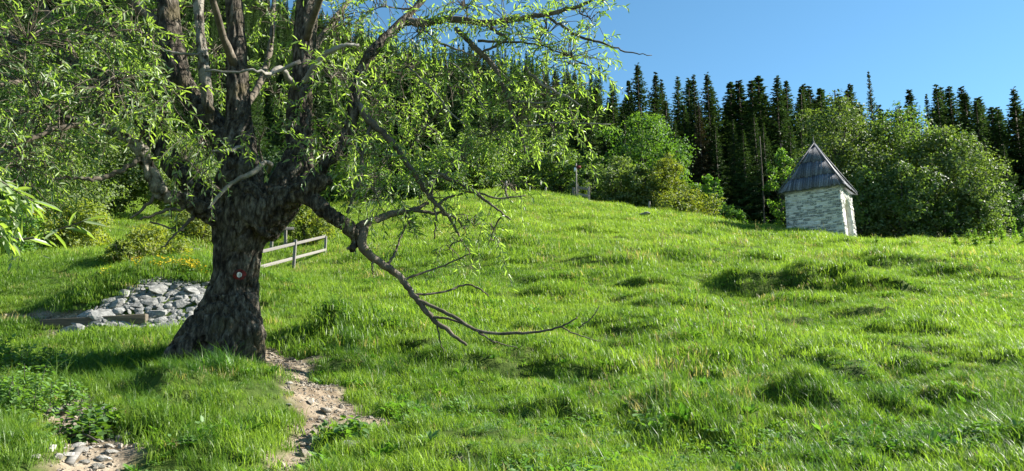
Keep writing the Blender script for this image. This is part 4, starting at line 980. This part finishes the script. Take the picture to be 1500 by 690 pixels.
P_(940, 236, 46, 66, 'olive', 'olive shrub between the stile shrub and the yellowish bush', 13, True, nleaf=7000, lsize=.14)
P_(975, 226, 46, 90, 'yellow', 'tall pale yellow-green bush behind the short grey post', 14, True, nleaf=9000, lsize=.14)
P_(1010, 284, 40.5, 92, 'yellow', 'low spreading yellowish bush on the edge of the meadow', 15, True, nleaf=7000, lsize=.12)
P_(1043, 250, 46, 48, 'bright', 'small vivid green round shrub in front of the spruce trunks', 16, True, nleaf=5000, lsize=.14)
P_(1072, 300, 42, 44, 'bright', 'small light green bush at the meadow rim left of the chapel', 17, True, nleaf=2600, lsize=.12)
P_(868, 215, 49, 60, 'green', 'green shrub right behind the tall trail post', 18, True, nleaf=6000, lsize=.14)
P_(820, 190, 50, 80, 'green', 'leafy green tree left behind the tall trail post', 19, nleaf=7000, lsize=.16)
P_(770, 175, 52, 90, 'olive', 'olive tree half hidden by the willow outer twigs', 20, nleaf=8000, lsize=.16)
P_(700, 190, 48, 110, 'olive', 'olive tree seen through the hanging willow branches', 21, nleaf=9000, lsize=.16)
P_(640, 215, 46, 100, 'green', 'green tree behind the long hanging willow branch', 22, nleaf=8000, lsize=.16)
P_(590, 262, 40, 90, 'dark', 'dark rounded bush on the meadow rim behind the broken limb', 23, True, nleaf=7000, lsize=.13)
P_(520, 230, 42, 110, 'green', 'green bush behind the arching willow limb', 24, True, nleaf=8000, lsize=.15)
P_(450, 296, 28.5, 84, 'yellow', 'bright yellow-green bush behind the uphill rail fence', 25, True, nleaf=7000, lsize=.09)
P_(395, 312, 30, 60, 'bright', 'small green bush beyond the willow trunk at the fence', 26, True, nleaf=4000, lsize=.10)
P_(225, 338, 18.6, 110, 'yellow', 'yellow-green bush growing on top of the stone bank', 27, True, nleaf=8000, lsize=.065)
P_(178, 352, 17.8, 56, 'yellow', 'small yellow-green bush left of the stone bank top', 28, True, nleaf=3500, lsize=.06)
P_(60, 215, 30, 170, 'olive', 'wide olive tree on the slope behind the low left willow limb', 29, nleaf=12000, lsize=.12)
P_(150, 170, 33, 150, 'olive', 'green tree on the slope behind the drooping left limb', 30, nleaf=11000, lsize=.13)
P_(250, 195, 34, 130, 'olive', 'olive tree up the slope behind the willow fork', 31, nleaf=10000, lsize=.13)
P_(-40, 150, 29, 170, 'green', 'large green tree at the far end of the left meadow', 32, nleaf=12000, lsize=.13)
P_(330, 230, 38, 120, 'green', 'green tree behind the willow head', 33, nleaf=8000, lsize=.14)
P_(410, 215, 39, 110, 'dark', 'dark green tree between the two upright willow stems', 34, nleaf=8000, lsize=.14)
P_(105, 300, 24, 120, 'yellow', 'bright green bush on the sunny slope above the left path', 35, True, nleaf=8000, lsize=.09)
P_(20, 318, 23, 110, 'bright', 'green bush casting shade on the left meadow', 36, True, nleaf=8000, lsize=.09)
P_(290, 305, 27, 80, 'yellow', 'light green bush behind the left willow limb', 37, True, nleaf=6000, lsize=.09)

# ------------------------------------------------------------ spruces
def spruce_mesh(seed, brown=False, bare=0.04):
    """unit-ish spruce 20 m tall"""
    r_ = np.random.default_rng(seed); H = 20.; W0 = r_.uniform(2.5, 3.1)
    wood = MB(); wood.tube([(0, 0, -.5), (0, 0, H*.5), (0, 0, H)], [.26, .15, .02], 8)
    A, D, Nn, Ls, Wd, T = [], [], [], [], [], []
    z = H*bare
    while z < H*.995:
        f = z/H; L0 = W0*1.10*(1-f)**1.08*(.75 + .25*min(f/.15, 1)) + .05; nb = int(r_.integers(6, 9)) if f < .9 else 5
        ph = r_.uniform(0, 6.283)
        for k in range(nb):
            a_ = ph + k*6.283/nb + r_.normal(0, .2); L_ = L0*r_.uniform(.62, 1.18); e0 = r_.uniform(-.45, -.05) if f < .7 else r_.uniform(-.05, .35)
            hd = np.array([math.cos(a_), math.sin(a_), 0]); sd = np.array([-math.sin(a_), math.cos(a_), 0])
            ns = max(3, int(L_/.17)); s_ = np.linspace(.12, 1, ns)
            zz = L_*(math.tan(e0)*s_*.8 + .25*np.maximum(s_-.5, 0)**1.5)
            Pn = hd[None]*(L_*s_)[:, None] + np.array([0, 0, 1.])[None]*zz[:, None] + [0, 0, z + r_.normal(0, .12)]
            ti = np.clip(r_.normal(.45, .2), 0, 1)
            for sg in (-1, 1):
                ln = (.10 + .05*min(L_, 1.5) + .30*L_*(1-s_)**.8)*r_.uniform(.7, 1.2, ns)
                A.append(Pn); D.append(hd[None]*.55 + sd[None]*sg*.8 + np.array([0, 0, -.42])[None] + r_.normal(0, .2, (ns, 3))); Nn.append(np.array([0, 0, 1.])+r_.normal(0, .5, (ns, 3))); Ls.append(ln); Wd.append(r_.uniform(.07, .15, ns)*(1.5-.8*f)); T.append(np.clip(ti+r_.normal(0, .15, ns), 0, 1))
            A.append(Pn); D.append(np.array([0, 0, -1.])+hd[None]*.25+r_.normal(0, .25, (ns, 3))); Nn.append(np.tile(hd, (ns, 1))+r_.normal(0, .6, (ns, 3))); Ls.append(r_.uniform(.15, .45, ns)*min(1, L_/1.6)); Wd.append(r_.uniform(.07, .14, ns)*(1.5-.8*f)); T.append(np.clip(ti-.12+r_.normal(0, .12, ns), 0, 1))
            A.append(Pn[-2:]); D.append(np.tile(hd+[0, 0, .1], (2, 1))); Nn.append(np.tile([0., 0, 1], (2, 1))); Ls.append(np.full(2, .10+.16*min(L_, 1.6))); Wd.append(np.full(2, .09)); T.append(np.full(2, min(ti+.15, 1)))
        z += r_.uniform(.24, .40)*(1.15-.7*f)
    A, D, Nn, Ls, Wd, T = (np.concatenate(k) for k in (A, D, Nn, Ls, Wd, T))
    V, q = leaf_geo(A, D, Nn, Ls, Wd)
    me = mesh_np('crown', V, [q], {'tint': np.repeat(T, 6)}); me.materials.append(M['sprucebrown' if brown else 'spruce'])
    wm = wood.mesh('trunk', True); wm.materials.append(M['trunk'])
    return wm, me, len(A)
SPR = [spruce_mesh(300+i, bare=b_) for i, b_ in enumerate((.04, .06, .05, .12, .2, .04))]; SPB = spruce_mesh(350, True, .18)
print('spruce leaves', [s_[2] for s_ in SPR])
def spruce(u, vtop, Y, label, group=None, var=None, wide=1., rs=rng):
    q = at(u, Y) if Y < 58 else None
    if q is None: q = at(u, Y)
    H = pix(u, vtop, Y)[2] - q[2]
    if H < 3: return
    wm, cm, _ = SPB if var == 'brown' else SPR[int(rs.integers(0, 6)) if var is None else var]
    root = empty('spruce_tree', q, rs.uniform(0, 6.28)); k = H/20.; kw = k*wide*rs.uniform(.88, 1.12); root.scale = (kw, kw, k)
    root.rotation_euler = (rs.normal(0, .012), rs.normal(0, .012), rs.uniform(0, 6.28))
    tag(root, label, 'tree', group); obj('trunk', wm, None, root); c_ = obj('crown', cm, None, root); c_['kind'] = 'stuff'
rs = np.random.default_rng(77)
front = [(905,122,78),(925,116,74),(945,94,67),(965,106,74),(984,118,76),(1001,113,78),(1016,115,72),(1031,110,69),(1052,109,70),(1068,126,74),(1084,120,73),(1101,118,67),
         (1117,117,65),(1131,112,68),(1151,112,65),(1166,121,68),(1184,126,72),(1195,125,74),(1207,129,76),(1226,128,76),(1265,121,84),(1425,129,69),(1447,136,67),(1462,150,64),(1476,148,66),(1492,155,62),(1512,150,62),(1535,160,60)]
for u, vt, Y in front: spruce(u, vt, Y, 'tall dark spruce in the forest edge standing behind the light green trees and the chapel', 'spruces along the forest edge', rs=rs, wide=rs.uniform(1.4, 2.3))
spruce(1303, 105, 66, 'lone slender spruce whose pointed top stands clear above the large round tree', None, 3, .8, rs); spruce(1386, 138, 74, 'narrow spruce tip poking up behind the broad sunlit tree', None, 1, .9, rs)
spruce(1036, 150, 60, 'brownish half-dry spruce with bare lower trunk in the forest edge', None, 'brown', 1.0, rs)
for u, vt, Y in ((1018, 190, 60), (1060, 185, 60), (1082, 175, 61), (1100, 190, 58), (1135, 180, 59), (1165, 190, 58), (1190, 185, 60), (1215, 195, 59), (1240, 170, 62), (1270, 180, 62), (1300, 190, 61), (1330, 190, 64), (1360, 185, 64), (1400, 180, 66), (1440, 200, 58), (1470, 205, 57), (1500, 210, 56),
                 (890, 165, 68), (870, 150, 72), (920, 170, 64), (1000, 175, 62), (1122, 165, 61)):
    spruce(u, vt, Y, 'lower dark spruce filling the shaded forest front below the tall tops', 'lower spruces in the forest front', rs=rs, wide=1.45)
for k in range(46):
    u = -120 + k*22 + rs.normal(0, 8); spruce(u, rs.uniform(86, 140), rs.uniform(60, 88), 'dark spruce of the forest glimpsed through the willow crown', 'spruces behind the willow', rs=rs, wide=1.4)
for k in range(34):
    u = 880 + k*19.5 + rs.normal(0, 6); spruce(u, rs.uniform(124, 165), rs.uniform(66, 84), 'dark spruce deep in the forest between the taller edge spruces', 'spruces inside the forest', rs=rs, wide=rs.uniform(1.6, 2.3))
# bare pale trunk at the forest edge
q = at(1122, 50); t_ = pix(1113, 200, 50.5); mb = MB(); mb.tube(crom([q*0+[0, 0, -.2], (t_-q)*.5+[.05, 0, 0], t_-q], 5), np.linspace(.075, .03, 11), 8)
for k in range(9): a_ = k*2.4; z_ = .35+.07*k; b_ = (t_-q)*z_; mb.tube([b_, b_+np.array([math.cos(a_)*.5, math.sin(a_)*.5, -.1])], [.015, .006], 4)
tag(obj('dead_tree', mb.mesh('dead_tree', True), M['limb'], loc=q), 'thin pale bare tree trunk at the dark forest edge left of the chapel', 'tree')
# wooded mountainside beyond, one mass
cs = bpy.data.collections.new('mountain_spruce')
for wm, cm, _ in SPR[:4]: cs.objects.link(bpy.data.objects.new('mountain_spruce', cm))
n = 5200; y = rs.uniform(88, 420, n); x = rs.uniform(-330, 190, n); k = (np.abs(x) < .85*y+25); x, y = x[k], y[k]
sc_ = rs.uniform(.6, 1.15, len(x)); scatter('mountainside_forest', np.stack([x, y, gz(x, y)-.5], -1), sc_, rs.random(len(x)), cs, 4, 'distant spruce forest covering the mountainside behind the meadow', 'forest', .01, rs)

# ------------------------------------------------------------ young willow at the left edge, reaching into view
def sapling():
    r_ = np.random.default_rng(5); base = np.array([-2.75, 2.9, gz1(-2.75, 2.9)]); root = empty('young_willow', base)
    tag(root, 'young willow whose pale leafy branch tips hang in beside the left slope', 'tree')
    mb = MB(); st = crom([(0, 0, -.2), (.03, .02, .8), (-.02, .05, 1.7), (.05, .02, 2.6)], 6); mb.tube(st, np.linspace(.03, .008, len(st)), 8); obj('trunk', mb.mesh('trunk', True), M['limb'], root)
    V, q = leaf_geo(np.zeros((3, 3)), np.tile([1., 0, 0], (3, 1)), np.array([[0, 0, 1.]]*3), np.ones(3), np.array([.17, .20, .23]), fold=.2)
    lm = [mesh_np('leaf', V[i*6:i*6+6], [q[:2]], {'tint': np.full(6, .45+.25*i)}) for i in range(3)]
    for m_ in lm: m_.materials.append(M['willow'])
    from mathutils import Matrix
    tg_ = [[(-60, 215, 2.95), (-20, 255, 2.95), (12, 285, 2.95), (40, 300, 2.95)], [(-70, 250, 3.0), (-30, 280, 3.0), (0, 300, 3.0), (25, 330, 3.0)], [(-80, 330, 3.1), (-10, 346, 3.1), (40, 350, 3.1), (90, 335, 3.1), (128, 322, 3.1)],
           [(-80, 190, 2.9), (-30, 240, 2.9), (5, 268, 2.88), (50, 296, 2.86)], [(-90, 270, 2.95), (-40, 300, 2.9), (-5, 325, 2.9), (10, 350, 2.9)], [(-70, 60, 3.0), (-120, 0, 3.0), (-160, -40, 3.0)], [(-160, 80, 3.3), (-210, 40, 3.4), (-260, 50, 3.5)], [(-150, 150, 2.7), (-190, 170, 2.5), (-230, 200, 2.4)]]
    for k, pts in enumerate(tg_):
        P = np.array([pix(*p_) for p_ in pts])-base; s_ = st[np.argmin(np.linalg.norm(st-P[0], axis=1))]
        full = crom(np.vstack([s_, P]), 6); mb = MB(); mb.tube(full, np.linspace(.009, .0018, len(full)), 5); bo = obj('branch', mb.mesh('branch', True), M['limb'], root)
        nl = 36 if k != 2 else 16; ts = np.linspace(.35 if k != 2 else .45, 1, nl)*(len(full)-1); T = np.gradient(full, axis=0)
        for j, t in enumerate(ts):
            i0 = min(int(t), len(full)-2); p_ = full[i0] + (full[i0+1]-full[i0])*(t-i0); d = unit(T[i0]); sd = unit(np.cross(d, [0, .2, 1]))*(1 if j % 2 else -1)
            D = unit(d*.6+sd*r_.uniform(.3, 1.0)+np.array([0, 0, -.2])+r_.normal(0, .4, 3)); S_ = unit(np.cross(D, np.array([.3, -.3, .8])+r_.normal(0, .5, 3))); N_ = np.cross(S_, D)
            lo = obj('leaf', lm[r_.integers(0, 3)], None, bo); lo.matrix_local = Matrix.Translation(p_) @ Matrix(np.stack([D, -S_, N_], 1).tolist()).to_4x4() @ Matrix.Scale(r_.uniform(.075, .12), 4)
sapling()

# ------------------------------------------------------------ leafy weeds, flowers
def weed_bush(u, v, Hm, Wm, mat, label, seed, nleaf=2600, ls=.045, name='leafy_weed', cat='plant'):
    q = hit(u, v); r_ = np.random.default_rng(seed)
    root = empty(name, q); tag(root, label, cat); st = MB(); LP, LD, LN = [], [], []
    ns = int(14*Wm/.5)+6
    for k in range(ns):
        a_ = r_.uniform(0, 6.283); rr = Wm/2*math.sqrt(r_.random()); h_ = Hm*r_.uniform(.6, 1.05)*(1-.35*(rr/(Wm/2))**2); b0 = np.array([rr*math.cos(a_), rr*math.sin(a_), 0]); b0[2] = gz1(q[0]+b0[0], q[1]+b0[1])-q[2]-.03
        t_ = b0 + np.array([math.cos(a_)*.15*h_, math.sin(a_)*.15*h_, h_]); c_ = crom([b0, (b0+t_)/2+r_.normal(0, .02, 3), t_], 4); st.tube(c_, np.linspace(.005, .002, len(c_)), 4, False)
        n = nleaf//ns; t = r_.uniform(.12, 1, n)*(len(c_)-1); i0 = np.minimum(t.astype(int), len(c_)-2); p_ = c_[i0] + (c_[i0+1]-c_[i0])*(t-i0)[:, None]; az = r_.uniform(0, 6.283, n)
        d = np.stack([np.cos(az), np.sin(az), r_.normal(-.05, .35, n)], -1); LP.append(p_ + d*r_.uniform(0, .05, (n, 1))); LD.append(d); LN.append(np.array([0, 0, 1.])+r_.normal(0, .35, (n, 3)))
    LP, LD, LN = map(np.concatenate, (LP, LD, LN)); l_ = ls*r_.uniform(.6, 1.3, len(LP)); V, qd = leaf_geo(LP, LD, LN, l_, l_*.6, 'broad', .12)
    obj('stems', st.mesh('stems'), M['trunk'], root); f_ = obj('foliage', mesh_np('foliage', V, [qd], {'tint': np.repeat(np.clip(r_.normal(.5, .25, len(LP)), 0, 1), 6)}), M[mat], root); f_['kind'] = 'stuff'
weed_bush(30, 600, .36, .75, 'weedlight', 'knee-high leafy weed clump at the left edge of the bare hollow', 1, 3000, .036)
weed_bush(-20, 560, .5, .8, 'weedlight', 'light green leafy weed clump beyond the left edge weeds', 2, 3600)
weed_bush(55, 560, .42, .6, 'weedlight', 'smaller green weed clump behind the leafy edge weeds', 3, 2200, .036)
weed_bush(498, 650, .22, .36, 'bright', 'low bright leafy herb growing on the side of the path', 4, 420, .06)
weed_bush(125, 640, .24, .42, 'bright', 'dark leafy weed growing in the bare hollow', 5, 520, .06)
weed_bush(484, 474, .16, .55, 'bright', 'weed clump standing in for the dark shaded hole in the eroded bank', 6, 900, .05)  # added clump, fills the spot where the eroded hole lies in shade
for k, (u, hh) in enumerate(((1285, .55), (1430, .6), (1442, .75), (1455, .6), (1468, .7), (1488, .85), (1500, .6), (1400, .5), (1420, .5))):
    q = at(u, 28.5 + (k*37 % 11)*.25); r_ = np.random.default_rng(k); root = empty('tall_weed', q); tag(root, 'tall upright nettle-like weed standing against the dark wood on the meadow rim', 'plant', 'tall weeds on the meadow rim')
    mb = MB(); mb.tube([(0, 0, -.1), (.02, 0, hh*.6), (.03, .02, hh*1.15)], [.012, .009, .004], 5); obj('stem', mb.mesh('stem'), M['trunk'], root)
    n = 90; t = r_.uniform(.1, 1.1, n); az = r_.uniform(0, 6.28, n); d = np.stack([np.cos(az), np.sin(az), r_.normal(.15, .3, n)], -1); l_ = .15*(1.25-t)*r_.uniform(.6, 1.2, n)+.03
    V, qd = leaf_geo(np.stack([.02*t, 0*t, t*hh], -1), d, np.tile([0, 0, 1.], (n, 1))+r_.normal(0, .3, (n, 3)), l_, l_*.42, 'broad'); f_ = obj('foliage', mesh_np('foliage', V, [qd], {'tint': r_.uniform(.3, 1, n).repeat(6)}), M['bright'], root); f_['kind'] = 'stuff'
fl = []
for i in range(3):
    r_ = np.random.default_rng(i+900); n = 14; a_ = r_.uniform(0, 6.28, n); P = np.stack([.10*np.cos(a_)*r_.random(n), .10*np.sin(a_)*r_.random(n), r_.uniform(.12, .30, n)], -1)
    V, qd = leaf_geo(P, np.stack([np.cos(a_), np.sin(a_), r_.normal(.2, .3, n)], -1), np.tile([0, 0, 1.], (n, 1))+r_.normal(0, .4, (n, 3)), np.full(n, .035), np.full(n, .03), 'broad'); fl.append(mesh_np('flower', V, [qd]))
c_fl = unlinked('flower', fl, M['flower'])
pts = []
for (u, v, su, sv, n) in ((285, 396, 5, 4, 7), (262, 400, 14, 4, 6), (235, 398, 14, 5, 4), (205, 395, 18, 6, 4), (190, 388, 12, 8, 4), (150, 600, 40, 30, 0)):
    for k in range(n):
        q = hit(u+rng.normal(0, su), v+rng.normal(0, sv))
        if q is not None: pts.append(q)
pts = np.array(pts); scatter('yellow_flowers', pts, rng.uniform(.7, 1.2, len(pts)), rng.random(len(pts)), c_fl, 3, 'small yellow flowers blooming along the top of the stone bank', 'flowers', .15)
